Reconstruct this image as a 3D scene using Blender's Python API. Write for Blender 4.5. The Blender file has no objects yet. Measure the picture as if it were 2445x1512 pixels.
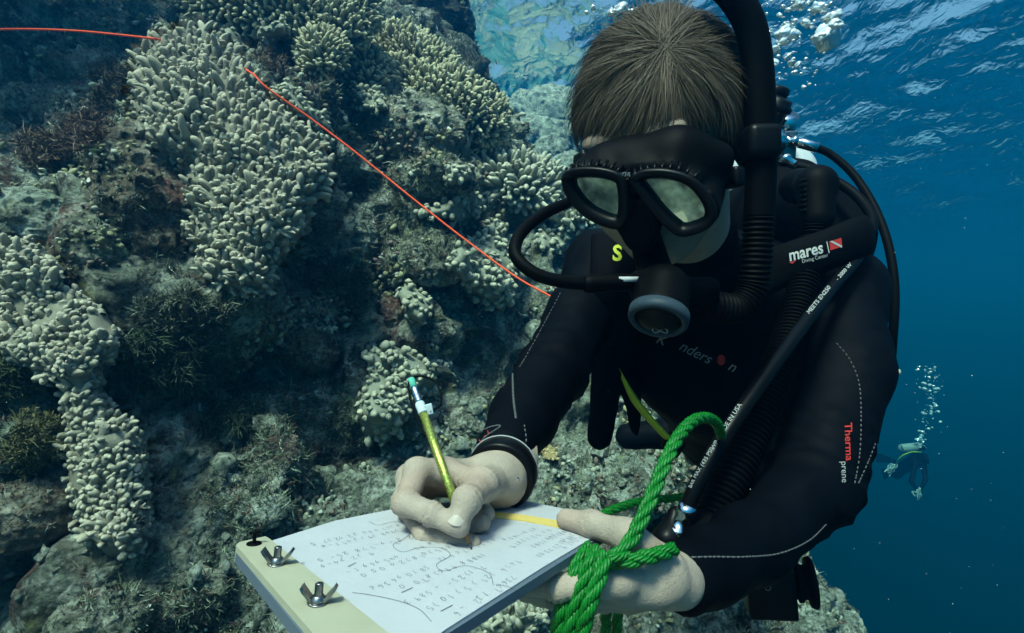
import bpy, bmesh, math, random
import numpy as np
from mathutils import Vector, Matrix, Euler

# ------------------------------------------------------------------ camera, light, water column
SC = bpy.context.scene
COL = SC.collection
W, H, F = 2445.0, 1512.0, 1250.0          # the picture plane the measurements were taken on
cam_d = bpy.data.cameras.new('camera')
cam = bpy.data.objects.new('camera', cam_d)
COL.objects.link(cam)
cam.location = (0, 0, 0)
cam.rotation_euler = (math.radians(90), 0, 0)
cam_d.sensor_width = 36.0
cam_d.lens = 36.0 * F / W
cam_d.clip_start = 0.02
cam_d.clip_end = 500
SC.camera = cam

SUN_EL, SUN_AZ = 59.0, 204.0              # degrees; azimuth measured from +Y towards +X: behind the camera, a little left
wd = bpy.data.worlds.new('World')
SC.world = wd
wd.use_nodes = True
_nt = wd.node_tree
_bg = _nt.nodes['Background']
_sky = _nt.nodes.new('ShaderNodeTexSky')
_sky.sky_type = 'NISHITA'
_sky.sun_disc = False
_sky.dust_density = 3.0
_sky.ozone_density = 0.6
_sky.sun_elevation = math.radians(SUN_EL)
_sky.sun_rotation = math.radians(SUN_AZ)
_nt.links.new(_sky.outputs[0], _bg.inputs[0])
_bg.inputs[1].default_value = 0.15

sun_d = bpy.data.lights.new('sun', 'SUN')
sun_d.energy = 5.0
sun_d.angle = math.radians(12)
sun_d.color = (1.0, 0.93, 0.80)
sun = bpy.data.objects.new('sun', sun_d)
COL.objects.link(sun)
_a, _e = math.radians(SUN_AZ), math.radians(SUN_EL)
_dir = Vector((math.sin(_a) * math.cos(_e), math.cos(_a) * math.cos(_e), math.sin(_e)))
sun.rotation_euler = _dir.to_track_quat('Z', 'Y').to_euler()

SC.view_settings.view_transform = 'Standard'
SC.view_settings.look = 'None'
SC.view_settings.exposure = 0.85
SC.view_settings.gamma = 1.0
SC.render.engine = 'CYCLES'
cy = SC.cycles
cy.use_denoising = True
cy.max_bounces = 6
cy.diffuse_bounces = 2
cy.glossy_bounces = 3
cy.transmission_bounces = 4
cy.volume_bounces = 0
cy.transparent_max_bounces = 8
cy.caustics_reflective = False
cy.caustics_refractive = False
cy.use_adaptive_sampling = True
cy.adaptive_threshold = 0.02

rng = np.random.default_rng(7)
random.seed(7)

# ------------------------------------------------------------------ helpers
def P(px, py, d):
    """The point at distance d (along +Y) seen at (px, py) of the photograph."""
    return np.array([(px - W / 2) / F * d, d, -(py - H / 2) / F * d])

def V(*a):
    return np.array(a, float)

def nrm(v):
    v = np.asarray(v, float)
    return v / (np.linalg.norm(v, axis=-1, keepdims=True) + 1e-12)

def tag(o, label=None, cat=None, group=None, kind=None):
    if label: o['label'] = label
    if cat: o['category'] = cat
    if group: o['group'] = group
    if kind: o['kind'] = kind
    return o

def empty(name, label, cat, loc=(0, 0, 0), group=None):
    o = bpy.data.objects.new(name, None)
    o.empty_display_size = 0.02
    o.location = loc
    COL.objects.link(o)
    return tag(o, label, cat, group)

def mesh_obj(name, verts, faces, mat=None, parent=None, smooth=True, col=None, origin=None):
    """verts (n,3) array in world space, faces list/array; col: per-vertex rgb attribute 'tint'."""
    verts = np.asarray(verts, float)
    org = np.zeros(3)
    if origin is not None: org = np.asarray(origin, float)
    elif parent is None and len(verts): org = verts.mean(0)
    me = bpy.data.meshes.new(name)
    loc = np.array(parent.matrix_world.translation) if parent is not None else org
    if parent is not None:
        p = parent
        tot = np.zeros(3)
        while p is not None:
            tot += np.array(p.location); p = p.parent
        loc = tot
    vv = (verts - loc).astype(np.float32)
    if isinstance(faces, np.ndarray):
        n = faces.shape[1]
        me.vertices.add(len(vv)); me.vertices.foreach_set('co', vv.ravel())
        me.loops.add(faces.size); me.loops.foreach_set('vertex_index', faces.astype(np.int32).ravel())
        me.polygons.add(len(faces))
        me.polygons.foreach_set('loop_start', np.arange(0, faces.size, n, dtype=np.int32))
        me.update(calc_edges=True)
        me.validate()
    else:
        me.from_pydata([tuple(v) for v in vv], [], [tuple(f) for f in faces])
        me.update()
    if smooth:
        me.polygons.foreach_set('use_smooth', np.ones(len(me.polygons), bool))
    if col is not None:
        at = me.color_attributes.new('tint', 'FLOAT_COLOR', 'POINT')
        c4 = np.ones((len(vv), 4), np.float32); c4[:, :3] = col
        at.data.foreach_set('color', c4.ravel())
    if mat: me.materials.append(mat)
    o = bpy.data.objects.new(name, me)
    COL.objects.link(o)
    if parent is not None: o.parent = parent
    else: o.location = org
    return o

class MB:
    """collects vertices and faces (as quads/tris) of one mesh"""
    def __init__(s): s.v = []; s.f = []; s.c = []; s.n = 0
    def add(s, v, f, c=None):
        v = np.asarray(v, float)
        s.v.append(v); s.f += [tuple(int(i) + s.n for i in q) for q in f]
        s.c.append(np.broadcast_to(np.asarray((1, 1, 1) if c is None else c, float), v.shape)); s.n += len(v)
        return s
    def build(s, name, mat, parent=None, smooth=True, tint=False):
        return mesh_obj(name, np.concatenate(s.v), s.f, mat, parent, smooth, np.concatenate(s.c) if tint else None)

# ---- noise
_perm = rng.permutation(512)
_perm = np.concatenate([_perm, _perm, _perm])
_val = rng.random(512) * 2 - 1
def vnoise(p):
    """smooth value noise, p (...,3) -> (-1..1)"""
    p = np.asarray(p, float)
    i = np.floor(p).astype(np.int64); f = p - i
    u = f * f * f * (f * (f * 6 - 15) + 10)
    i &= 511
    def h(dx, dy, dz):
        a = _perm[(i[..., 0] + dx) & 511]
        b = _perm[a + ((i[..., 1] + dy) & 511)]
        return _val[_perm[b + ((i[..., 2] + dz) & 511)]]
    x, y, z = u[..., 0], u[..., 1], u[..., 2]
    def L(a, b, t): return a + (b - a) * t
    return L(L(L(h(0,0,0), h(1,0,0), x), L(h(0,1,0), h(1,1,0), x), y),
             L(L(h(0,0,1), h(1,0,1), x), L(h(0,1,1), h(1,1,1), x), y), z)

def fbm(p, octs=4, lac=2.03, gain=0.5, ridged=False):
    p = np.asarray(p, float); s = 0; a = 1.0; t = 0
    for k in range(octs):
        n = vnoise(p + 17.3 * k)
        if ridged: n = 1 - 2 * np.abs(n)
        s = s + a * n; t += a; a *= gain; p = p * lac
    return s / t

# ---- curves
def smooth_path(pts, n=60):
    """Catmull-Rom through the control points, resampled to n points at even spacing"""
    p = np.asarray(pts, float)
    q = np.vstack([2 * p[0] - p[1], p, 2 * p[-1] - p[-2]])
    out = []
    for i in range(1, len(q) - 2):
        t = np.linspace(0, 1, 24, endpoint=False)[:, None]
        a, b, c, d = q[i - 1], q[i], q[i + 1], q[i + 2]
        out.append(0.5 * (2 * b + (c - a) * t + (2 * a - 5 * b + 4 * c - d) * t ** 2 + (3 * b - a - 3 * c + d) * t ** 3))
    out = np.vstack(out + [p[-1:]])
    s = np.concatenate([[0], np.cumsum(np.linalg.norm(np.diff(out, axis=0), axis=1))])
    u = np.linspace(0, s[-1], n)
    return np.stack([np.interp(u, s, out[:, k]) for k in range(out.shape[1])], 1)

def frames(path, up=None):
    t = nrm(np.gradient(path, axis=0))
    n = np.zeros_like(path)
    ref = np.array([0, 0, 1.0]) if up is None else np.asarray(up, float)
    if abs(t[0] @ ref) > 0.95: ref = np.array([1.0, 0, 0])
    v = nrm(ref - (ref @ t[0]) * t[0])
    for i in range(len(path)):
        v = nrm(v - (v @ t[i]) * t[i]); n[i] = v
    return t, n, np.cross(t, n)

def tube(path, rad, seg=10, cap=True, flat=1.0, up=None):
    """verts, faces of a tube along path with radius rad (scalar or per point)"""
    path = np.asarray(path, float); m = len(path)
    r = np.broadcast_to(np.asarray(rad, float), (m,))
    t, n, b = frames(path, up)
    a = np.linspace(0, 2 * np.pi, seg, endpoint=False)
    ring = (np.cos(a)[None, :, None] * n[:, None, :] + flat * np.sin(a)[None, :, None] * b[:, None, :]) * r[:, None, None]
    v = (path[:, None, :] + ring).reshape(-1, 3)
    f = []
    for i in range(m - 1):
        for j in range(seg):
            k = (j + 1) % seg
            f.append((i * seg + j, i * seg + k, (i + 1) * seg + k, (i + 1) * seg + j))
    if cap:
        v = np.vstack([v, path[0], path[-1]])
        for j in range(seg):
            k = (j + 1) % seg
            f.append((m * seg, k, j)); f.append((m * seg + 1, (m - 1) * seg + j, (m - 1) * seg + k))
    return v, f

def lathe(c, axis, prof, seg=24, up=None):
    """prof: list of (distance along axis, radius)"""
    axis = nrm(axis); c = np.asarray(c, float)
    ref = np.array([0, 0, 1.0]) if up is None else np.asarray(up, float)
    if abs(axis @ ref) > 0.95: ref = np.array([1.0, 0, 0])
    n = nrm(ref - (ref @ axis) * axis); b = np.cross(axis, n)
    a = np.linspace(0, 2 * np.pi, seg, endpoint=False)
    v = []; f = []
    for (h, r) in prof:
        r = max(r, 1e-5)
        v.append(c + axis * h + r * (np.cos(a)[:, None] * n + np.sin(a)[:, None] * b))
    v = np.vstack(v); m = len(prof)
    for i in range(m - 1):
        for j in range(seg):
            k = (j + 1) % seg
            f.append((i * seg + j, i * seg + k, (i + 1) * seg + k, (i + 1) * seg + j))
    f.append(tuple(range(seg))[::-1]); f.append(tuple((m - 1) * seg + j for j in range(seg)))
    return v, f

def boxm(c, ax, ay, az, bev=0.0):
    """box with half-axis vectors ax, ay, az (chamfered by bev, a fraction)"""
    c = np.asarray(c, float); ax, ay, az = (np.asarray(q, float) for q in (ax, ay, az))
    if bev <= 0:
        v = [c + i * ax + j * ay + k * az for i in (-1, 1) for j in (-1, 1) for k in (-1, 1)]
        return v, [(0,1,3,2),(4,6,7,5),(0,4,5,1),(2,3,7,6),(0,2,6,4),(1,5,7,3)]
    bm = bmesh.new(); bmesh.ops.create_cube(bm, size=2.0)
    lx, ly, lz = (np.linalg.norm(q) for q in (ax, ay, az))
    for q in bm.verts: q.co = Vector((q.co.x * lx, q.co.y * ly, q.co.z * lz))
    bmesh.ops.bevel(bm, geom=bm.edges[:], offset=bev, segments=2, profile=0.6, affect='EDGES')
    bm.verts.index_update()
    ux, uy, uz = ax / lx, ay / ly, az / lz
    v = [c + q.co.x * ux + q.co.y * uy + q.co.z * uz for q in bm.verts]
    f = [tuple(w.index for w in g.verts) for g in bm.faces]
    bm.free()
    return v, f

# ---- signed distance fields meshed with surface nets
def sd_cone(p, a, b, ra, rb):
    """tapered capsule"""
    a = np.asarray(a, float); b = np.asarray(b, float)
    ba = b - a
    h = np.clip(((p - a) @ ba) / (ba @ ba + 1e-12), 0, 1)
    return np.linalg.norm(p - a - h[..., None] * ba, axis=-1) - (ra + (rb - ra) * h)

def sd_ell(p, c, r, M=None):
    q = p - np.asarray(c, float)
    if M is not None: q = q @ M          # columns of M are the axes
    r = np.asarray(r, float)
    k0 = np.linalg.norm(q / r, axis=-1); k1 = np.linalg.norm(q / (r * r), axis=-1)
    return k0 * (k0 - 1) / (k1 + 1e-9)

def smin(a, b, k):
    h = np.clip(0.5 + 0.5 * (b - a) / k, 0, 1)
    return b + (a - b) * h - k * h * (1 - h)

def smax(a, b, k):
    return -smin(-a, -b, k)

def surface_nets(fn, lo, hi, res):
    lo = np.asarray(lo, float); hi = np.asarray(hi, float)
    n = np.maximum(np.ceil((hi - lo) / res).astype(int) + 1, 3)
    ax = [lo[k] + res * np.arange(n[k]) for k in range(3)]
    g = np.stack(np.meshgrid(*ax, indexing='ij'), -1)
    d = np.empty(tuple(n))
    for i in range(0, n[0], 24):
        d[i:i + 24] = fn(g[i:i + 24])
    s = d < 0
    c = [slice(0, -1), slice(1, None)]
    cnt = sum(s[c[i], c[j], c[k]].astype(np.int8) for i in (0, 1) for j in (0, 1) for k in (0, 1))
    act = (cnt > 0) & (cnt < 8)
    idx = -np.ones(act.shape, np.int64)
    ii = np.argwhere(act); idx[act] = np.arange(len(ii))
    acc = np.zeros((len(ii), 3)); w = np.zeros(len(ii))
    cor = [(i, j, k) for i in (0, 1) for j in (0, 1) for k in (0, 1)]
    for a in range(8):
        for b in range(a + 1, 8):
            A, B = np.array(cor[a]), np.array(cor[b])
            if np.abs(A - B).sum() != 1: continue
            da = d[tuple((ii + A).T)]; db = d[tuple((ii + B).T)]
            x = (da < 0) != (db < 0)
            t = np.where(x, da / (da - db + 1e-20), 0)
            acc += np.where(x[:, None], A + t[:, None] * (B - A), 0); w += x
    v = lo + res * (ii + acc / w[:, None])
    F_ = []
    for axis in range(3):
        o1, o2 = [(1, 2), (2, 0), (0, 1)][axis]
        sl0 = [slice(None)] * 3; sl1 = [slice(None)] * 3
        sl0[axis] = slice(0, -1); sl1[axis] = slice(1, None)
        for o in (o1, o2): sl0[o] = slice(1, -1); sl1[o] = slice(1, -1)
        a = s[tuple(sl0)]; b = s[tuple(sl1)]
        for flip, mk in ((False, a & ~b), (True, ~a & b)):
            e = np.argwhere(mk)
            if not len(e): continue
            off = np.zeros(3, int); off[o1] = 1; off[o2] = 1
            e = e + off
            d1 = np.zeros(3, int); d1[o1] = 1; d2 = np.zeros(3, int); d2[o2] = 1
            q = [idx[tuple((e - x).T)] for x in (d1 + d2, d2, 0 * d1, d1)]
            q = np.stack(q, 1)
            if flip: q = q[:, ::-1]
            F_.append(q)
    return v, np.concatenate(F_)

# ---- materials
def nd(nt, t, **kw):
    n = nt.nodes.new(t)
    for k, v in kw.items():
        if k.startswith('i_'):
            n.inputs[int(k[2:]) if k[2:].isdigit() else k[2:].replace('_', ' ')].default_value = v
        else: setattr(n, k, v)
    return n

def rgba(c): return (c[0], c[1], c[2], 1.0)

def mat_plain(name, color, rough=0.5, metal=0.0, spec=0.5, noise=0.0, scale=30.0, bump=0.0, bscale=200.0, coat=0.0, tint=False, sss=0.0):
    m = bpy.data.materials.new(name); m.use_nodes = True
    nt = m.node_tree; b = nt.nodes['Principled BSDF']
    b.inputs['Roughness'].default_value = rough
    b.inputs['Metallic'].default_value = metal
    b.inputs['Specular IOR Level'].default_value = spec * 0.35     # wet surfaces seen in water reflect little
    b.inputs['Coat Weight'].default_value = coat
    tc = nd(nt, 'ShaderNodeTexCoord')
    src = None
    if tint:
        at = nd(nt, 'ShaderNodeAttribute', attribute_name='tint')
        mul = nd(nt, 'ShaderNodeMix', data_type='RGBA', blend_type='MULTIPLY')
        mul.inputs[0].default_value = 1.0
        mul.inputs[6].default_value = rgba(color)
        nt.links.new(at.outputs['Color'], mul.inputs[7])
        src = mul.outputs[2]
    if noise > 0:
        n = nd(nt, 'ShaderNodeTexNoise'); n.inputs['Scale'].default_value = scale; n.inputs['Detail'].default_value = 5
        nt.links.new(tc.outputs['Object'], n.inputs['Vector'])
        r = nd(nt, 'ShaderNodeMapRange'); r.inputs[1].default_value = 0.3; r.inputs[2].default_value = 0.7
        r.inputs[3].default_value = 1 - noise; r.inputs[4].default_value = 1 + noise
        nt.links.new(n.outputs[0], r.inputs[0])
        mx = nd(nt, 'ShaderNodeMix', data_type='RGBA', blend_type='MULTIPLY'); mx.inputs[0].default_value = 1.0
        if src is None: mx.inputs[6].default_value = rgba(color)
        else: nt.links.new(src, mx.inputs[6])
        nt.links.new(r.outputs[0], mx.inputs[7])
        src = mx.outputs[2]
    if src is None: b.inputs['Base Color'].default_value = rgba(color)
    else: nt.links.new(src, b.inputs['Base Color'])
    if bump > 0:
        n2 = nd(nt, 'ShaderNodeTexNoise'); n2.inputs['Scale'].default_value = bscale; n2.inputs['Detail'].default_value = 4
        nt.links.new(tc.outputs['Object'], n2.inputs['Vector'])
        bp = nd(nt, 'ShaderNodeBump'); bp.inputs['Strength'].default_value = bump; bp.inputs['Distance'].default_value = 1.0 / bscale
        nt.links.new(n2.outputs[0], bp.inputs['Height']); nt.links.new(bp.outputs[0], b.inputs['Normal'])
    return m
# ------------------------------------------------------------------ water surface, sea floor, haze
SURF_Z = 4.6
def build_water():
    def axis(n, near, far):
        t = np.linspace(-1, 1, n)
        k = np.sign(t) * np.abs(t)
        return np.sinh(k * 4.6) / np.sinh(4.6) * far
    xs = axis(560, 4, 80); ys = axis(620, 4, 95) + 4.0
    X, Y = np.meshgrid(xs, ys, indexing='ij')
    Z = np.zeros_like(X)
    r = np.random.default_rng(3)
    for k in range(42):
        lam = 0.13 * (1.105 ** k) if k < 30 else 1.1 + 0.3 * (k - 30)
        a = r.normal(0.6, 0.75)
        ph = r.random() * 6.28
        amp = 0.0150 * lam ** (0.85 if lam < 0.8 else 0.5)
        kx, ky = math.cos(a) * 2 * np.pi / lam, math.sin(a) * 2 * np.pi / lam
        w = np.sin(kx * X + ky * Y + ph + 0.7 * vnoise(np.stack([X / lam / 3, Y / lam / 3, 0 * X + k], -1)))
        fade = np.clip(lam / (0.010 * (np.abs(X) + np.abs(Y - 2) + 2)), 0, 1)
        Z += amp * w * fade
    Z += 0.02 * fbm(np.stack([X * 1.5, Y * 1.1, 0 * X], -1), 4, ridged=True)
    v = np.stack([X, Y, Z + SURF_Z], -1).reshape(-1, 3)
    nx, ny = X.shape
    i = np.arange(nx * ny).reshape(nx, ny)
    f = np.stack([i[:-1, :-1], i[1:, :-1], i[1:, 1:], i[:-1, 1:]], -1).reshape(-1, 4)
    m = bpy.data.materials.new('water_surface'); m.use_nodes = True
    nt = m.node_tree; nt.nodes.clear()
    out = nd(nt, 'ShaderNodeOutputMaterial')
    tr = nd(nt, 'ShaderNodeBsdfTransparent'); tr.inputs[0].default_value = (0.92, 1.0, 0.97, 1)
    gl = nd(nt, 'ShaderNodeBsdfGlossy'); gl.inputs['Roughness'].default_value = 0.03; gl.inputs[0].default_value = (0.95, 1, 1, 1)
    fr = nd(nt, 'ShaderNodeFresnel'); fr.inputs['IOR'].default_value = 1.33
    mx = nd(nt, 'ShaderNodeMixShader')
    tc = nd(nt, 'ShaderNodeTexCoord')
    mp = nd(nt, 'ShaderNodeMapping'); mp.inputs['Scale'].default_value = (1.0, 0.6, 1.0); mp.inputs['Rotation'].default_value = (0, 0, 0.5)
    n1 = nd(nt, 'ShaderNodeTexNoise'); n1.inputs['Scale'].default_value = 7; n1.inputs['Detail'].default_value = 4; n1.inputs['Distortion'].default_value = 0.6
    bp = nd(nt, 'ShaderNodeBump'); bp.inputs['Strength'].default_value = 1.0; bp.inputs['Distance'].default_value = 0.055
    L = nt.links.new
    L(tc.outputs['Object'], mp.inputs[0]); L(mp.outputs[0], n1.inputs['Vector']); L(n1.outputs[0], bp.inputs['Height'])
    L(bp.outputs[0], fr.inputs['Normal']); L(bp.outputs[0], gl.inputs['Normal'])
    L(fr.outputs[0], mx.inputs[0]); L(tr.outputs[0], mx.inputs[1]); L(gl.outputs[0], mx.inputs[2]); L(mx.outputs[0], out.inputs[0])
    o = mesh_obj('water_surface', v, f, m)
    tag(o, 'rippled underside of the sea surface above the divers', 'water', kind='structure')

def build_seabed():
    n = 240
    g_ = lambda a, b, c: c + np.sinh(np.linspace(-1, 1, n) * 3.5) / np.sinh(3.5) * np.where(np.linspace(-1, 1, n) < 0, c - a, b - c)
    xs = g_(-84, 84, 0); ys = g_(-84, 109, 7)
    X, Y = np.meshgrid(xs, ys, indexing='ij')
    Z = -46 + 0.8 * fbm(np.stack([X * 0.12, Y * 0.12, 0 * X], -1), 4)
    # a pale sand shelf behind the reef on the left, dropping off to the right
    e = 1 / (1 + np.exp(np.clip((X - 1.2 - 0.18 * (Y - 4)) / 0.8, -40, 40))) / (1 + np.exp(np.clip(-(Y - 5.0) / 0.4, -40, 40)))
    Z = Z * (1 - e) + (-1.2 + 0.25 * fbm(np.stack([X * 0.5, Y * 0.5, 0 * X + 3], -1), 3)) * e
    v = np.stack([X, Y, Z], -1).reshape(-1, 3)
    i = np.arange(n * n).reshape(n, n)
    f = np.stack([i[:-1, :-1], i[1:, :-1], i[1:, 1:], i[:-1, 1:]], -1).reshape(-1, 4)
    o = mesh_obj('seabed', v, f, mat_plain('sand', (0.27, 0.27, 0.24), 0.9, noise=0.2, scale=3))
    tag(o, 'deep sandy sea floor fading into blue water', 'seabed', kind='structure')

def build_haze():
    m = bpy.data.materials.new('haze'); m.use_nodes = True
    nt = m.node_tree; nt.nodes.clear()
    out = nd(nt, 'ShaderNodeOutputMaterial')
    pv = nd(nt, 'ShaderNodeVolumePrincipled')
    pv.inputs['Density'].default_value = HAZE_DENSITY
    pv.inputs['Density Attribute'].default_value = ''
    pv.inputs['Color'].default_value = rgba(HAZE_COLOR)
    pv.inputs['Absorption Color'].default_value = rgba(HAZE_ABS)
    pv.inputs['Anisotropy'].default_value = 0.57
    nt.links.new(pv.outputs[0], out.inputs['Volume'])
    lo = np.array([-85, -85, -50]); hi = np.array([85, 110, SURF_Z - 0.12])
    v, f = boxm((lo + hi) / 2, ((hi - lo) / 2 * [1, 0, 0]), ((hi - lo) / 2 * [0, 1, 0]), ((hi - lo) / 2 * [0, 0, 1]))
    o = mesh_obj('haze', v, f, m, smooth=False)
    tag(o, 'blue-green sea water that far things fade into', 'haze', kind='stuff')
    o.visible_shadow = True

HAZE_DENSITY = 0.08
HAZE_COLOR = (0.002, 0.22, 0.60)
HAZE_ABS = (0.0, 0.36, 0.72)
build_water(); build_seabed(); build_haze()
# ------------------------------------------------------------------ reef slope
from mathutils.bvhtree import BVHTree

def mat_reef(name, seed=0.0, dark=(0.03, 0.037, 0.03), mid=(0.25, 0.29, 0.23), pale=(0.60, 0.65, 0.56),
             warm=(0.13, 0.07, 0.06), lime=(0.24, 0.26, 0.10), bias=0.03, scale=1.0):
    m = bpy.data.materials.new(name); m.use_nodes = True
    nt = m.node_tree; L = nt.links.new; b = nt.nodes['Principled BSDF']
    b.inputs['Roughness'].default_value = 0.9; b.inputs['Specular IOR Level'].default_value = 0.15
    g = nd(nt, 'ShaderNodeNewGeometry')
    mp = nd(nt, 'ShaderNodeMapping'); mp.inputs['Location'].default_value = (seed, seed * 1.7, -seed); mp.inputs['Scale'].default_value = (scale,) * 3
    L(g.outputs['Position'], mp.inputs[0])
    def noise(s, det, rough=0.6, dist=0.0):
        n = nd(nt, 'ShaderNodeTexNoise'); n.inputs['Scale'].default_value = s; n.inputs['Detail'].default_value = det
        n.inputs['Roughness'].default_value = rough; n.inputs['Distortion'].default_value = dist
        L(mp.outputs[0], n.inputs['Vector']); return n.outputs[0]
    def ramp(src, a, c):
        r = nd(nt, 'ShaderNodeMapRange'); r.inputs[1].default_value = a; r.inputs[2].default_value = c; r.clamp = True
        L(src, r.inputs[0]); return r.outputs[0]
    def mix(f, a, c):
        x = nd(nt, 'ShaderNodeMix', data_type='RGBA')
        L(f, x.inputs[0])
        for s, q in ((6, a), (7, c)):
            if isinstance(q, tuple): x.inputs[s].default_value = rgba(q)
            else: L(q, x.inputs[s])
        return x.outputs[2]
    c = mix(ramp(noise(7, 9, 0.68, 0.4), 0.42 - bias, 0.58 - bias), dark, mid)
    c = mix(ramp(noise(4.3, 3, 0.6, 1.0), 0.56, 0.66), c, warm)
    c = mix(ramp(noise(13, 8, 0.7, 0.3), 0.52 - bias, 0.66 - bias), c, pale)
    c = mix(ramp(noise(5.1, 4, 0.7, 0.8), 0.62, 0.70), c, lime)
    vo = nd(nt, 'ShaderNodeTexVoronoi'); vo.inputs['Scale'].default_value = 70; L(mp.outputs[0], vo.inputs['Vector'])
    c = mix(ramp(noise(60, 5, 0.75), 0.46, 0.64), c, mix(ramp(vo.outputs['Distance'], 0.2, 0.6), (0.30, 0.31, 0.27), dark))
    L(c, b.inputs['Base Color'])
    hs = nd(nt, 'ShaderNodeMath', operation='ADD'); L(noise(38, 10, 0.72, 0.5), hs.inputs[0])
    mlt = nd(nt, 'ShaderNodeMath', operation='MULTIPLY'); L(vo.outputs['Distance'], mlt.inputs[0]); mlt.inputs[1].default_value = 0.25
    L(mlt.outputs[0], hs.inputs[1])
    bp = nd(nt, 'ShaderNodeBump'); bp.inputs['Strength'].default_value = 1.0; bp.inputs['Distance'].default_value = 0.04
    L(hs.outputs[0], bp.inputs['Height']); L(bp.outputs[0], b.inputs['Normal'])
    return m

CP = [(-250,100,2.1),(100,150,2.35),(110,350,1.85),(90,520,1.5),(60,720,1.32),(-100,900,1.12),(0,1250,1.08),(0,1500,1.0),(-300,1400,0.95),
 (300,120,2.15),(450,150,1.85),(480,350,1.68),(620,480,1.55),(560,700,1.6),(550,900,1.85),(500,1100,1.9),(240,900,1.36),(230,1250,1.32),(400,1450,1.3),(230,620,1.4),(330,560,1.45),
 (700,100,2.3),(800,250,2.15),(850,450,2.15),(800,720,1.9),(750,950,1.85),(750,1150,1.7),(700,1300,1.5),(650,1480,1.3),
 (900,30,2.7),(1000,130,2.75),(980,300,2.35),(1000,430,2.2),(920,560,2.25),(1000,640,2.05),(960,750,1.95),(950,930,1.8),(950,1150,1.8),
 (1060,60,3.2),(1100,260,2.8),(1170,430,2.6),(1170,560,2.35),(1150,660,2.15),(1150,850,2.35),(1150,1000,2.2),
 (1290,460,2.9),(1330,580,2.7),(1300,750,2.45),(1300,1000,2.25),(1300,1120,2.1),(1200,1250,1.8),
 (1500,1100,2.4),(1600,1200,2.3),(1780,1250,2.35),(1500,1400,1.75),(1800,1500,1.75),(1950,1400,2.15),(1980,1330,2.5),(1700,900,2.8),(1650,600,3.2),
 (1200,1700,1.3),(600,1750,1.05),(1800,1750,1.35)]
_cp = np.array([P(*c) for c in CP])
def _rbf_fit(q, y, eps=0.004):
    n = len(q)
    A = np.linalg.norm(q[:, None] - q[None], axis=-1) + 0.05
    M = np.zeros((n + 3, n + 3)); M[:n, :n] = A - eps * 10 * np.eye(n); M[:n, n] = 1; M[:n, n + 1:] = q
    M[n:, :n] = M[:n, n:].T
    w = np.linalg.lstsq(M, np.concatenate([y, np.zeros(3)]), rcond=None)[0]
    return w
_q = _cp[:, [0, 2]]; _w = _rbf_fit(_q, _cp[:, 1])
EDGE = np.array([(-2.4, 1.55), (-1.35, 1.42), (-0.95, 1.22), (-0.55, 0.95), (0.0, 0.62), (0.5, 0.32), (0.8, 0.12), (1.05, -0.06), (1.35, -0.24), (1.8, -0.36), (2.3, -0.5)])
def reef_y(x, z):
    q = np.stack([x, z], -1)
    y = np.full(x.shape, _w[-3]) + x * _w[-2] + z * _w[-1]
    for i in range(len(_q)):
        y = y + _w[i] * (np.hypot(x - _q[i, 0], z - _q[i, 1]) + 0.05)
    e = np.interp(z, EDGE[:, 0], EDGE[:, 1])
    s = (x - e) / 0.05
    sp = 0.05 * np.where(s > 30, s, np.log1p(np.exp(np.clip(s, -50, 30))))
    return y + 9.0 * sp + 5.0 * np.clip(z - 0.62 * y - 0.03, 0, 5)

def build_reef():
    st = 0.0125
    xs = np.arange(-3.1, 1.75, st); zs = np.arange(-1.9, 2.45, st)
    X, Z = np.meshgrid(xs, zs, indexing='ij')
    Y = np.clip(reef_y(X, Z), 0.55, 14.0)
    p = np.stack([X, Y, Z], -1)
    n = nrm(np.cross(np.gradient(p, axis=1), np.gradient(p, axis=0)))
    n[n[..., 1] > 0] *= -1
    d = 0.17 * fbm(p * 2.1, 3) + 0.13 * fbm(p * 4.6 + 9, 4, ridged=True) + 0.035 * fbm(p * 17 + 3, 4, ridged=True) + 0.012 * fbm(p * 45, 2)
    amp = np.clip((Y - 0.4) / 1.3, 0.45, 1.0)
    p = p + n * (d * amp)[..., None]
    w = np.stack([vnoise(p * 6 + 40), vnoise(p * 6 + 80), vnoise(p * 6 + 120)], -1)
    p = p + 0.03 * w
    p[..., 2] = np.minimum(p[..., 2], SURF_Z - 0.2)
    nx, nz = X.shape
    i = np.arange(nx * nz).reshape(nx, nz)
    f = np.stack([i[:-1, :-1], i[1:, :-1], i[1:, 1:], i[:-1, 1:]], -1).reshape(-1, 4)
    f = f[p.reshape(-1, 3)[f][:, :, 1].max(1) < 4.4]
    o = mesh_obj('reef_slope', p.reshape(-1, 3), f, mat_reef('reef_rock'), origin=(0, 0, 0))
    tag(o, 'craggy reef slope covered in turf and crusts', 'reef', kind='structure')
    return p.reshape(-1, 3), f

REEF_V, REEF_F = build_reef()
_bv = [REEF_V]; _bf = [REEF_F]
def make_bvh():
    v = []; f = []; n = 0
    for a, b in zip(_bv, _bf):
        v.append(a); f += (b + n).tolist(); n += len(a)
    return BVHTree.FromPolygons(np.concatenate(v).tolist(), f)
BVH = make_bvh()
def hit(px, py):
    """distance along +Y, and normal, of the reef seen at a pixel"""
    d = Vector(P(px, py, 1.0))
    r = BVH.ray_cast(Vector((0, 0, 0)), d.normalized())
    if r[0] is None: return None, None
    n = r[1]
    if n.dot(d) > 0: n = -n
    return r[0].y, np.array(n)

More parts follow.
